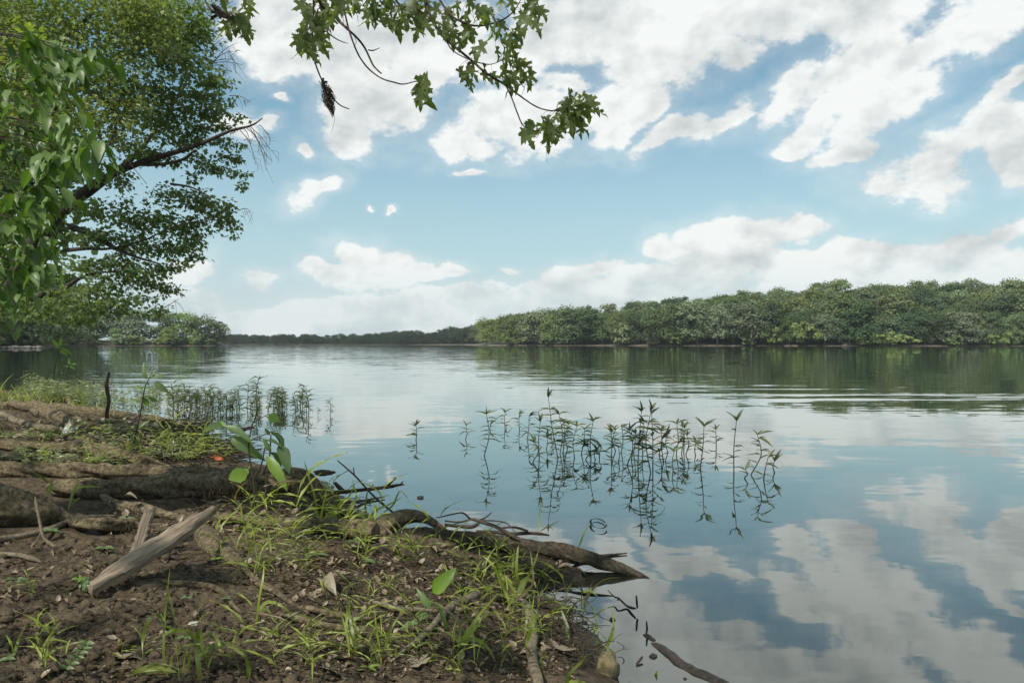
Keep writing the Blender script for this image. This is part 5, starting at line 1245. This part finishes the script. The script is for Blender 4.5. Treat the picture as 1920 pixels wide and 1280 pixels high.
for (cx, cy, rx, ry, nt, nb_, L, W, ln) in GRASS:
    for k in range(max(2, int(nt * (.62 if cy < 900 else .34)))):
        c = ground(cx + r.gauss(0, rx * .75), cy + r.gauss(0, ry * .6))
        if c[2] < .006: continue
        far_ = c[1] > 8
        if far_ or r.random() < .35: blades(gb, c, r.randint(max(1, nb_ // 3), max(2, int(nb_ * .6))), L * r.uniform(.6, 1.2), W * .8, .025 * c[1] / 3.5, ln * r.uniform(1., 2.2))
        if not far_: shoots(gb, c, r.randint(1, max(2, nb_ // 4)), L * r.uniform(.7, 1.3), .035, ln * 1.3)
tag(link('grass', mesh_np('grass', *gb.get(), M_grass)), 'fresh green grass sprouting among the roots and mud', 'grass', kind='stuff')

# the grass plants that stand out, each blade laid along its own line
def tuft_px(strips, label, depth, mat=None, name='grass_plant', cat='grass'):
    root_ = thing(name, px(*strips[0][0][0], depth), label, cat)
    rr = random.Random(len(label))
    for pts, wpx in strips:
        C = catmull(np.array([px(a, b, depth + rr.uniform(-.05, .05)) for a, b in pts]), 9)
        T = np.gradient(C, axis=0); T /= np.linalg.norm(T, axis=1)[:, None]
        side = np.cross(T, np.array([rr.uniform(-.3, .3), -1, rr.uniform(.1, .5)])); side /= np.linalg.norm(side, axis=1)[:, None]
        t = np.linspace(0, 1, 9); prof = np.minimum(1, .45 + 2.4 * t) * np.sqrt(np.maximum(1 - t, 0)); prof[-1] = .03
        wd = wpx / F * depth * prof[:, None] * .5
        V = np.concatenate([C - side * wd, C + np.array([0, .3, -.3]) * wd * .5, C + side * wd]); i = np.arange(8)
        part('blade', V, np.vstack([np.stack([i, i + 9, i + 10, i + 1], -1), np.stack([i + 9, i + 18, i + 19, i + 10], -1)]), mat or M_grass, root_)
    return root_
def gd(a, b): return float(ground(a, b)[1])
tuft_px([([(306, 1252), (307, 1200), (309, 1150), (314, 1105), (319, 1062)], 6), ([(307, 1168), (296, 1150), (280, 1160), (268, 1190), (267, 1224)], 11), ([(307, 1190), (325, 1180), (350, 1183), (366, 1190)], 6), ([(307, 1172), (322, 1178), (332, 1190)], 5)], 'tall single grass stem with one drooping blade at the bottom left', gd(306, 1262))
tuft_px([([(375, 1290), (372, 1240), (368, 1195), (376, 1182), (380, 1220), (394, 1266)], 15), ([(372, 1230), (400, 1210), (430, 1208), (465, 1236)], 12), ([(306, 1258), (250, 1262), (280, 1246), (305, 1246)], 8), ([(462, 1290), (466, 1250), (458, 1228), (440, 1215)], 11), ([(372, 1200), (345, 1182), (310, 1188)], 8), ([(380, 1196), (400, 1188), (412, 1208), (418, 1225)], 9), ([(310, 1290), (312, 1262), (300, 1250), (252, 1258)], 9), ([(312, 1290), (318, 1260), (322, 1225)], 8)],
        'broad bladed bright grass plant bending over at the bottom edge', gd(375, 1275))
tuft_px([([(480, 1170), (486, 1120), (493, 1085), (495, 1058)], 6), ([(482, 1150), (500, 1128), (530, 1136), (558, 1165)], 8), ([(482, 1150), (500, 1140), (512, 1160), (520, 1168)], 6), ([(480, 1210), (498, 1190), (515, 1200), (515, 1212)], 6)], 'upright grass shoot with arching side blades in the middle of the mud', gd(480, 1172))
tuft_px([([(668, 1232), (662, 1190), (655, 1150), (649, 1095)], 8), ([(665, 1215), (650, 1180), (652, 1140), (656, 1120)], 6), ([(722, 1220), (728, 1190), (738, 1160)], 8), ([(712, 1215), (706, 1180), (702, 1140)], 5)], 'stiff bright grass blades standing beside the flat dark root slab', gd(668, 1236))
tuft_px([([(968, 1128), (975, 1100), (968, 1075), (970, 1035), (972, 1022)], 8), ([(955, 1132), (945, 1100), (925, 1060), (906, 1042)], 9), ([(968, 1125), (985, 1090), (1000, 1060), (1010, 1030)], 8), ([(970, 1110), (985, 1085), (1000, 1090), (1005, 1102)], 9), ([(960, 1130), (990, 1105), (1000, 1085), (994, 1030)], 7), ([(950, 1140), (965, 1110), (940, 1075), (930, 1048)], 7), ([(968, 1120), (950, 1100), (945, 1088)], 8)], 'tall bright grass plant in front of the driftwood log', gd(960, 1140))
tuft_px([([(860, 1210), (880, 1180), (900, 1150), (935, 1110)], 9), ([(862, 1205), (890, 1178), (905, 1150)], 8), ([(865, 1210), (885, 1196), (912, 1210), (930, 1240)], 10), ([(790, 1220), (805, 1205), (822, 1195), (832, 1188)], 10), ([(990, 1200), (998, 1170), (1004, 1148)], 9), ([(985, 1215), (996, 1180), (1010, 1150)], 9)], 'long yellow green blades leaning out beside the tan diagonal root', gd(868, 1216))
tuft_px([([(1062, 1300), (1066, 1265), (1090, 1240), (1102, 1224)], 9), ([(1050, 1300), (1070, 1278), (1100, 1278)], 9)], 'bright curved grass blade at the bottom edge beside the yellowish rock', gd(1064, 1290))
tuft_px([([(598, 980), (590, 930), (578, 890), (570, 862)], 5), ([(600, 980), (606, 945), (612, 925)], 5), ([(618, 975), (640, 940), (655, 930), (665, 905)], 5), ([(612, 985), (625, 955), (650, 952)], 6), ([(600, 975), (585, 950), (560, 945)], 6), ([(640, 985), (660, 950), (668, 930), (660, 898)], 6)], 'thin grass plant sprouting over the rounded bulge of the thickest root', gd(606, 985))
tuft_px([([(690, 990), (700, 960), (730, 945), (757, 930)], 6), ([(690, 985), (685, 950), (690, 915)], 6), ([(694, 985), (720, 965), (735, 970), (748, 985)], 6), ([(690, 985), (676, 965), (655, 968)], 6), ([(720, 960), (738, 945), (750, 920), (768, 938)], 4)], 'grass plant leaning over the water left of the arched root', gd(690, 995))
tuft_px([([(88, 950), (90, 920), (100, 895)], 4), ([(90, 905), (75, 892), (50, 880)], 5), ([(92, 925), (98, 905), (99, 895)], 5)], 'small grass sprig in the gap between the big horizontal root and the mossy root end', 4.9)
tuft_px([([(128, 955), (138, 920), (148, 905), (140, 892)], 6), ([(130, 940), (140, 918), (165, 911), (192, 914)], 5), ([(130, 950), (145, 935), (155, 933)], 5)], 'grass sprig with one blade bent flat in front of the thickest root', 4.85)
tuft_px([([(26, 1228), (20, 1205), (10, 1188)], 7), ([(26, 1228), (34, 1200), (45, 1176)], 7)], 'two bladed grass seedling at the lower left edge', gd(26, 1230))
tuft_px([([(75, 1230), (85, 1205), (105, 1175), (116, 1165)], 6), ([(76, 1228), (72, 1205), (66, 1185)], 7)], 'forked grass seedling right of the lower left edge seedling', gd(76, 1232))
tuft_px([([(1095, 1180), (1090, 1130), (1093, 1080)], 3), ([(1094, 1150), (1102, 1110), (1112, 1090)], 5), ([(1094, 1135), (1110, 1105), (1135, 1085), (1165, 1082)], 6), ([(1094, 1110), (1105, 1106), (1122, 1118)], 6)], 'slender grass shoot standing at the edge of the inlet', 3.42)
tuft_px([([(1066, 1200), (1062, 1170), (1052, 1142)], 10), ([(1120, 1245), (1118, 1215), (1122, 1180)], 6), ([(1140, 1210), (1150, 1180), (1148, 1140)], 6), ([(1128, 1225), (1145, 1190), (1152, 1160)], 4)], 'wide grass blade and thin stems in the wet edge above the yellowish rock', 3.1)
tuft_px([([(1010, 1000), (1012, 960), (1016, 938)], 3), ([(1013, 995), (1030, 985), (1050, 975)], 3)], 'lone thin grass blade rising behind the driftwood log', 4.75)
tuft_px([([(1085, 1025), (1095, 1000), (1105, 982)], 4)], 'single green blade slanting up from the far side of the driftwood log', 4.35)
tuft_px([([(1228, 1285), (1227, 1272), (1232, 1256)], 14)], 'tiny pointed green leaf standing in shallow water by the bottom edge', 2.86, M_bright)

# ------------------------------------------------------------------ saplings and seedlings
OVS = mesh_np('leaf', *OVAL, M_sap); OVB = mesh_np('leaf', *OVAL, M_bright)
OVA = mesh_np('leaf', *oval_leaf(.3, .75, .20, 8, .75), M_sap); LNB = mesh_np('leaf', *oval_leaf(.2, .3, .13, 6, .8), M_bright); RND = mesh_np('leaf', *oval_leaf(.12, .1, .46, 8, 1.), M_bright)
LNS = mesh_np('leaf', *oval_leaf(.2, .3, .14, 6, .8), M_sap)
def sapling(base_px, stems, leaves, label, depth, name='sapling', cat='sapling', dark=True):
    t = thing(name, px(*base_px, depth), label, cat); b_ = Bag()
    for st in stems:
        P = [px(a, b, depth + (d_[0] if d_ else 0)) for a, b, r_, *d_ in st]; b_.add(*tube(P, [q_[2] / F * depth for q_ in st], 5 * len(st), 6, .1, 3))
    part('stem', *b_.get(), M_twig if dark else M_stem, t)
    for (bx, by, tx, ty, me, N, *ex) in leaves:
        dd = ex[0] if ex else 0.
        leaf_obj('leaf', me, t, px(bx, by, depth), px(bx + (tx - bx) * .93, by + (ty - by) * .93, depth + dd), N, width=(ex[1] if len(ex) > 1 else 1.) * .88)
    return t
SD = 4.75
sapling((500, 975), [[(500, 985, 2.4), (498, 930, 2.2), (502, 880, 2), (506, 850, 1.6), (508, 815, 1.1)], [(478, 960, 2), (476, 900, 2), (470, 870, 1.8), (466, 838, 1.4), (472, 800, 1.2), (478, 785, 1), (484, 762, .6)], [(476, 895, 1.6), (490, 870, 1.6), (496, 842, 1.2), (498, 828, .8)], [(485, 900, 1.4), (500, 870, 1.2), (503, 855, 1)],
                     [(474, 822, 1), (495, 815, .9), (510, 808, .7)], [(476, 792, .8), (492, 782, .7), (504, 776, .5)], [(480, 770, .6), (462, 766, .4)], [(470, 800, .9), (440, 803, .8), (418, 799, .6)]],
        [(424, 801, 370, 797, OVB, (.1, -.5, .8), .05, 1.15), (420, 800, 386, 796, OVS, (.2, -.6, .7), -.12, 1.1), (420, 800, 476, 818, OVS, (-.3, -.5, 1), -.05, .8), (434, 820, 484, 852, OVA, (.1, -1, .35), -.06, 1.), (509, 811, 562, 852, OVA, (.3, -.3, 1), .05, 1.05), (523, 834, 546, 881, OVS, (.6, -1, .4), -.08, 1.15), (507, 848, 538, 874, OVS, (-.1, -.7, 1), .05, 1.1),
         (508, 846, 492, 822, OVS, (0, -1, .2), -.03, 1.), (500, 854, 539, 911, LNB, (.4, -1, .5), -.12, 1.2), (464, 886, 427, 897, RND, (.1, -1, .3), -.08, 1.), (466, 888, 456, 878, RND, (.1, -1, .3), 0, 1.), (504, 777, 523, 790, RND, (-.2, -1, .3), -.02, 1.), (497, 826, 530, 828, OVS, (0, -.3, 1), -.04, .8), (506, 815, 496, 803, OVS, (0, -1, .3), -.02, 1.3), (466, 766, 452, 761, LNS, (0, -.5, 1), 0, 1.5), (480, 775, 488, 760, LNS, (.3, -.8, .5), 0, 1.5), (474, 870, 460, 880, LNS, (0, -.8, .5), 0, 1.3)],
        'broad leafed sapling with long arching leaves growing in front of the thickest root', SD)
d2 = gd(247, 852)
sapling((247, 850), [[(247, 852, 1.8), (254, 815, 1.7), (262, 780, 1.5), (268, 745, 1.3), (273, 722, 1.1), (283, 704, .7)], [(238, 845, 1.2), (242, 828, 1), (243, 815, .7)], [(268, 745, .8), (280, 742, .6)], [(262, 778, .8), (250, 752, .6)]],
        [(282, 709, 306, 700, OVS, (0, -.6, .8), 0, 1.2), (277, 710, 260, 686, OVA, (-.3, -1, .2), -.05, 1.1), (289, 719, 317, 734, OVS, (-.2, -.8, .6), 0, 1.2), (268, 731, 250, 722, OVS, (0, -1, .3), 0, 1.3), (276, 728, 258, 724, OVS, (0, -.5, .8), -.05, 1.2), (259, 756, 241, 746, OVS, (0, -1, .4), 0, 1.3), (278, 744, 297, 754, OVS, (0, -1, .3), .05, 1.2), (280, 735, 285, 730, OVS, (0, -1, .3), 0, 1.2), (268, 745, 282, 765, OVS, (.5, -1, .1), .05, 1.1), (258, 803, 276, 786, OVS, (0, -.9, .4), 0, 1.), (253, 820, 258, 842, OVS, (.3, -1, .1), 0, 1.2), (240, 815, 250, 826, OVS, (.3, -1, .1), 0, 1.4), (283, 704, 290, 690, LNS, (0, -1, .2), 0, 1.5)],
        'dark stemmed sapling with oval leaves standing right of the upright stick', d2)
d3 = gd(98, 742)
sapling((98, 740), [[(97, 742, 1.3), (99, 715, 1.2), (103, 690, 1.), (108, 668, .9), (112, 648, .6)]],
        [(110, 651, 94, 632, LNB, (0, -.8, .6), 0, 1.3), (112, 648, 115, 630, LNB, (.5, -1, .1), 0, 1.3), (112, 648, 130, 642, LNB, (0, -.5, .8), 0, 1.3), (112, 652, 136, 660, LNB, (0, -.5, .8), 0, 1.2), (110, 656, 126, 662, LNB, (0, -.5, .8), -.1, 1.2), (108, 668, 96, 676, LNS, (0, -.5, .8), 0, 1.2), (104, 685, 118, 690, LNS, (0, -.5, .8), 0, 1.2), (102, 700, 90, 692, LNS, (0, -.5, .8), 0, 1.2)],
        'tallest thin weed with a star of bright leaves rising over the back left shore', d3, 'tall_weed', 'weed', False)
d3 = gd(118, 745)
sapling((118, 742), [[(116, 745, 1.2), (120, 722, 1.1), (125, 700, .9), (130, 682, .6)]], [(130, 684, 129, 670, LNB, (.5, -1, .1), 0, 1.3), (130, 684, 146, 680, LNB, (0, -.5, .8), 0, 1.3), (129, 686, 142, 690, LNB, (0, -.5, .8), 0, 1.3), (128, 688, 119, 682, LNS, (0, -.5, .8), 0, 1.3), (124, 702, 112, 696, LNS, (0, -.5, .8), 0, 1.3)],
        'shorter thin weed with bright tip right of the tallest weed', d3, 'tall_weed', 'weed', False)
d4 = gd(890, 1215)
sapling((886, 1205), [[(890, 1212, 3.2), (868, 1180, 3), (845, 1150, 2.8), (822, 1135, 2.2), (805, 1122, 1.6), (812, 1108, 1.2)]],
        [(813, 1112, 848, 1066, OVB, (-.2, -1, .3), -.03, 1.25), (808, 1140, 780, 1102, OVS, (-.2, -.8, .6), 0, .9), (806, 1152, 772, 1160, OVS, (0, -.4, .9), -.05, 1.1), (835, 1145, 806, 1122, OVB, (0, -.6, .8), 0, .6), (790, 1165, 740, 1172, LNS, (0, -.5, .8), 0, 1.), (822, 1136, 845, 1186, LNS, (0, -.5, .8), 0, .8)],
        'sappy green seedling with one big upright bright oval leaf', d4, 'seedling', 'seedling', False)
d5 = gd(160, 1108)
sapling((160, 1100), [[(160, 1106, 1.2), (158, 1094, 1.1), (156, 1084, .8)]], [(156, 1086, 134, 1082, mesh_np('leaf', *maple_leaf(51, .3), M_bright), (0, -.7, .8), -.02), (155, 1086, 158, 1108, mesh_np('leaf', *maple_leaf(52, .4), M_sap), (0, -1, .5), -.03), (158, 1086, 178, 1118, mesh_np('leaf', *maple_leaf(53, .3), M_sap), (.4, -1, .4), -.03, .7)],
        'three leaved seedling at the foot of the leaning plank', d5, 'seedling', 'seedling', False)
for (a, b, s_, lab) in [(195, 1032, 30, 'small pale green seedling on dark mud below the split board'), (30, 1092, 34, 'small pale seedling near the left edge below the low root'), (15, 1240, 34, 'bushy small seedling at the bottom left corner'), (350, 1122, 20, 'tiny seedling on the mud inside the curve of the curved root'), (425, 1125, 24, 'light green seedling on the curved root'), (345, 1200, 32, 'pale leafy seedling behind the broad bladed grass'), (690, 1258, 44, 'bright lobed seedling beside the grey brown curled leaves'), (665, 1020, 40, 'whorled weed plant below the low root right of the grass clump'), (595, 1045, 42, 'broad rosette weed in the middle grass clump'), (404, 1052, 26, 'bright young seedling at the left of the middle grass clump'), (235, 980, 40, 'green creeper leaves in the shade of the split board'), (92, 776, 18, 'two leaved bright seedling on the furthest root'), (98, 1000, 34, 'small ferny weed below the pale slanting root'), (700, 1060, 40, 'light weed below the arched root leg')]:
    d = gd(a, b + 4) if b < 1270 else 2.9; rr = random.Random(int(a)); L = s_ / F * d
    t = thing('seedling', px(a, b + 5, d), lab, 'seedling'); c0 = px(a, b - s_ * .15, d)
    part('stem', *tube([px(a, b + 6, d), c0], [.0016, .001], 5, 5), M_stem, t)
    for k in range(rr.choice([4, 5, 6])):
        an = k * 1.3 + rr.uniform(-.4, .4); X = np.array([math.cos(an), .6 * math.sin(an), rr.uniform(-.15, .45)]); X /= np.linalg.norm(X)
        leaf_obj('leaf', LNB if 'bright' in lab else (OVS if 'creeper' in lab or 'small' in lab else LNS), t, c0, c0 + X * L * rr.uniform(.4, .65), (rr.gauss(0, .2), -.4, 1), width=1.2)
t = thing('leafy_sprig', px(118, 1258, gd(118, 1262)), 'grey green sprig with paired round leaves on bare mud at the lower left', 'sprig')
ds = gd(118, 1262); part('stem', *tube([px(116, 1265, ds), px(135, 1242, ds), px(150, 1222, ds), px(162, 1205, ds)], [.0016, .0014, .0012, .0008], 12, 5), M_stem, t)
for k, (a, b) in enumerate([(124, 1252), (134, 1242), (143, 1232), (150, 1222), (157, 1213), (162, 1205)]):
    for s_ in (-1, 1):
        leaf_obj('leaf', OVS, t, px(a, b, ds), px(a + s_ * 11, b - 4 + s_ * 2, ds - .01), (0, -.7, .8), width=1.3)

# ------------------------------------------------------------------ plants standing in the water
STEM_TPL = M_stem_dark
LN = [mesh_np('leaf', *oval_leaf(.25, c, .125, 5, .7), M_waterplant) for c in (.25, .55, .8)]
def water_plant(bx, by, tx, ty, label, group=None, seed=0, parts=True, leafy=1.):
    rr = random.Random(seed * 7 + int(bx)); x_, y_ = w0(bx, by)
    base = np.array([x_, y_, 0.]); top = px(tx, ty, y_ + rr.uniform(-.1, .1)); H_ = top[2]
    mid = base * .5 + top * .5 + np.array([rr.gauss(0, .02), rr.gauss(0, .02), 0])
    C = catmull(np.array([base - np.array([0, 0, .08]), base, mid, top]), 16)
    t = thing('water_plant', base, label, 'water plant', group)
    part('stem', *tube(C[4:], np.linspace(.0066, .0030, 12), 12, 5), STEM_TPL, t)
    n_ = max(4, int(H_ / .028 * leafy * rr.uniform(.6, 1.4)))
    for k in range(n_):
        f_ = rr.uniform(.25, .95) if k > 1 else rr.uniform(.02, .25)
        p_ = C[5] * (1 - f_) + C[-1] * f_ if False else C[min(15, 5 + int(f_ * 10))]
        a = rr.choice([0, math.pi]) + rr.gauss(0, .7); L = rr.uniform(.055, .13)
        X = np.array([math.cos(a), math.sin(a), rr.uniform(.1, .9)]); X /= np.linalg.norm(X)
        if p_[2] < .03: continue
        leaf_obj('leaf', rr.choice(LN), t, p_, p_ + X * L, (-X[0] * .5, -.35, 1.), width=rr.uniform(.8, 1.2))
    for k in range(rr.choice([3, 4, 5])):
        a = rr.uniform(0, 6.28); X = np.array([math.cos(a) * .55, math.sin(a) * .55, rr.uniform(.4, 1.1)]); X /= np.linalg.norm(X); L = rr.uniform(.055, .12)
        leaf_obj('leaf', rr.choice(LN), t, C[-1] - np.array([0, 0, .005]), C[-1] + X * L, (-X[0], -.6, .6), width=1.)
    return t
LONE = [(780, 824, 780, 797, 'shortest lone water plant furthest left in open water'), (873, 824, 874, 797, 'lone water plant, second from the left in open water'), (908, 854, 912, 776, 'taller lone water plant with a broad tip leaf left of the midstream clump'), (918, 804, 919, 797, 'low broken water plant right beside the taller lone plant'),
        (947, 803, 947, 773, 'furthest small water plant whose leaves form a ring with their reflection'), (974, 806, 974, 777, 'small furthest plant just left of the midstream clump'),
        (1343, 838, 1342, 805, 'curly leafed water plant standing alone right of the midstream clump'), (1376, 886, 1381, 788, 'tall straight water plant right of the midstream clump'), (1408, 890, 1420, 814, 'water plant with a spear shaped tip in the right hand group'), (1432, 898, 1440, 857, 'hooked water plant in the right hand group'), (1452, 886, 1452, 864, 'shortest water plant at the right end'), (1396, 896, 1397, 880, 'low water plant at the foot of the right hand group')]
for k, (a, b, c, d, lab) in enumerate(LONE): water_plant(a, b, c, d, lab, None, k)
CLUMP = [(989, 824, 992, 780), (999, 866, 1003, 828), (1011, 858, 1013, 790), (1024, 842, 1026, 820), (1034, 838, 1034, 824), (1046, 860, 1028, 744), (1050, 850, 1048, 776), (1056, 846, 1058, 792), (1064, 840, 1066, 795), (1077, 858, 1082, 798), (1090, 850, 1096, 805), (1098, 862, 1097, 832), (1108, 860, 1112, 789), (1116, 862, 1118, 842), (1124, 856, 1128, 840),
         (1146, 862, 1146, 809), (1154, 846, 1154, 806), (1165, 848, 1166, 802), (1176, 872, 1180, 806), (1188, 850, 1192, 812), (1196, 874, 1203, 771), (1205, 850, 1208, 790), (1220, 886, 1221, 769), (1224, 878, 1222, 775), (1236, 852, 1240, 808), (1244, 866, 1242, 822), (1252, 848, 1250, 815), (1268, 852, 1269, 794), (1278, 850, 1280, 800), (1286, 852, 1288, 816), (1282, 846, 1284, 802), (1304, 854, 1305, 830), (1313, 878, 1320, 799), (1262, 884, 1264, 846), (1184, 862, 1186, 826), (1160, 866, 1160, 838)]
for k, (a, b, c, d) in enumerate(sorted(CLUMP)):
    water_plant(a, b, c, d, f'slender dark green water plant, {ORD[k]} from the left within the midstream clump', 'water plants of the midstream clump', k + 40, leafy=1.1)
ring = Bag()
for (a0, a1, k) in [(0, 2.2, 0), (2.2, 4.0, 1), (4.2, 6.0, 2)]:
    x_, y_ = w0(1122, 985); P = []
    for t in np.linspace(a0, a1, 6): P.append((x_ + .05 * math.cos(t), y_ + .16 * math.sin(t), .012 + .004 * k))
    ring.add(*tube(P, [.002, .006, .008, .008, .006, .002], 14, 5, 0, flat=.3))
solo('floating_reed', *ring.get(), M_waterplant, 'bent leaf blade floating in a loop beyond the driftwood log', 'leaf')
# the row along the left
rs = random.Random(21)
LEFT = [(325, 768, 325, 716), (481, 765, 484, 703), (579, 782, 578, 733), (619, 778, 619, 746), (596, 778, 598, 764)]
for k in range(100):
    a = rs.choice([rs.uniform(318, 560), rs.uniform(318, 400), rs.uniform(400, 450), rs.uniform(460, 575)]); b = rs.uniform(758, 778); LEFT.append((a, b, a + rs.gauss(0, 4), b - rs.uniform(18, 44)))
PROTO = []
for v in range(7):
    rr = random.Random(90 + v); b_ = Bag(); b_.add(*tube([(0, 0, -.05), (rr.gauss(0, .03), 0, .5), (rr.gauss(0, .06), 0, 1)], [.016, .013, .008], 9, 4))
    for k in range(22):
        f_ = rr.uniform(.15, 1.); a = rr.choice([0, math.pi]) + rr.gauss(0, .8); tp = oval_leaf(.25, rr.choice([.3, .6, .8]), .10, 4, .7)
        b_.add(*scatter(*tp, [(0, 0, f_)], [(math.cos(a), math.sin(a), rr.uniform(.1, 1.))], [(0, -.4, 1)], [rr.uniform(.18, .34)]))
    PROTO.append(mesh_np('water_weed', *b_.get(), M_waterplant))
for k, (a, b, c, d) in enumerate(LEFT):
    x_, y_ = w0(a, b); h = (b - d) / F * y_
    o = link('water_weed', rs.choice(PROTO), (x_, y_, 0)); o.scale = (h * .9 + .06, h * .9 + .06, h); o.rotation_euler = (0, (c - a) / max(8, b - d), rs.uniform(-.5, .5))
    lab = {0: 'tall water weed at the left end of the row in the water', 1: 'tallest water weed with drooping tip leaves in the left row', 2: 'thick upright water weed near the right end of the left row', 3: 'lone small water weed beyond the right end of the left row', 4: 'crooked low water weed by the right end of the left row'}.get(k, 'thin dark water weed in the row standing along the left shallows')
    tag(o, lab, 'water plant', 'water weeds in the left shallows')
# pale weeds massed on the back left shore
wb = Bag(); tp = oval_leaf(.2, .3, .14, 4, .8)
for k in range(420):
    a = rs.uniform(40, 330) if rs.random() < .7 else rs.uniform(60, 200); b = rs.uniform(735, 768) ; x_, y_ = w0(a, b); z0 = max(gz(x_, y_), 0.)
    h = rs.uniform(.15, .42) * (1.15 if a < 200 else .8); xx = x_ + rs.gauss(0, .06)
    wb.add(*tube([(x_, y_, z0), (xx, y_, z0 + h * .6), (xx + rs.gauss(0, .04), y_, z0 + h)], [.003, .0025, .0015], 5, 3, 0))
    m = rs.randint(7, 12); f_ = np.array([rs.uniform(.2, 1) for _ in range(m)]); an = np.array([rs.uniform(0, 6.28) for _ in range(m)])
    wb.add(*scatter(*tp, np.stack([x_ + (xx - x_) * f_, np.full(m, y_), z0 + h * f_], -1), np.stack([np.cos(an), np.sin(an), np.full(m, .25)], -1), np.array([[0, -.3, 1]] * m) + rng.normal(size=(m, 3)) * .3, [rs.uniform(.05, .11) for _ in range(m)]))
for k in range(240):
    a, b = rs.choice([(rs.uniform(-20, 330), rs.uniform(855, 872)), (rs.uniform(180, 430), rs.uniform(800, 868)), (rs.uniform(-20, 250), rs.uniform(800, 828))]); g_ = ground(a, b)
    h = rs.uniform(.04, .13); m = rs.randint(4, 8); an = np.array([rs.uniform(0, 6.28) for _ in range(m)]); f_ = np.array([rs.uniform(.3, 1) for _ in range(m)])
    wb.add(*scatter(*tp, np.stack([np.full(m, g_[0]), np.full(m, g_[1]), g_[2] + h * f_], -1), np.stack([np.cos(an), np.sin(an), np.full(m, .4)], -1), np.array([[0, -.3, 1]] * m) + rng.normal(size=(m, 3)) * .3, [rs.uniform(.03, .07) for _ in range(m)]))
tag(link('shore_weeds', mesh_np('shore_weeds', *wb.get(), M_grass_far)), 'mass of pale small leaved weeds on the back left shore', 'weeds', kind='stuff')
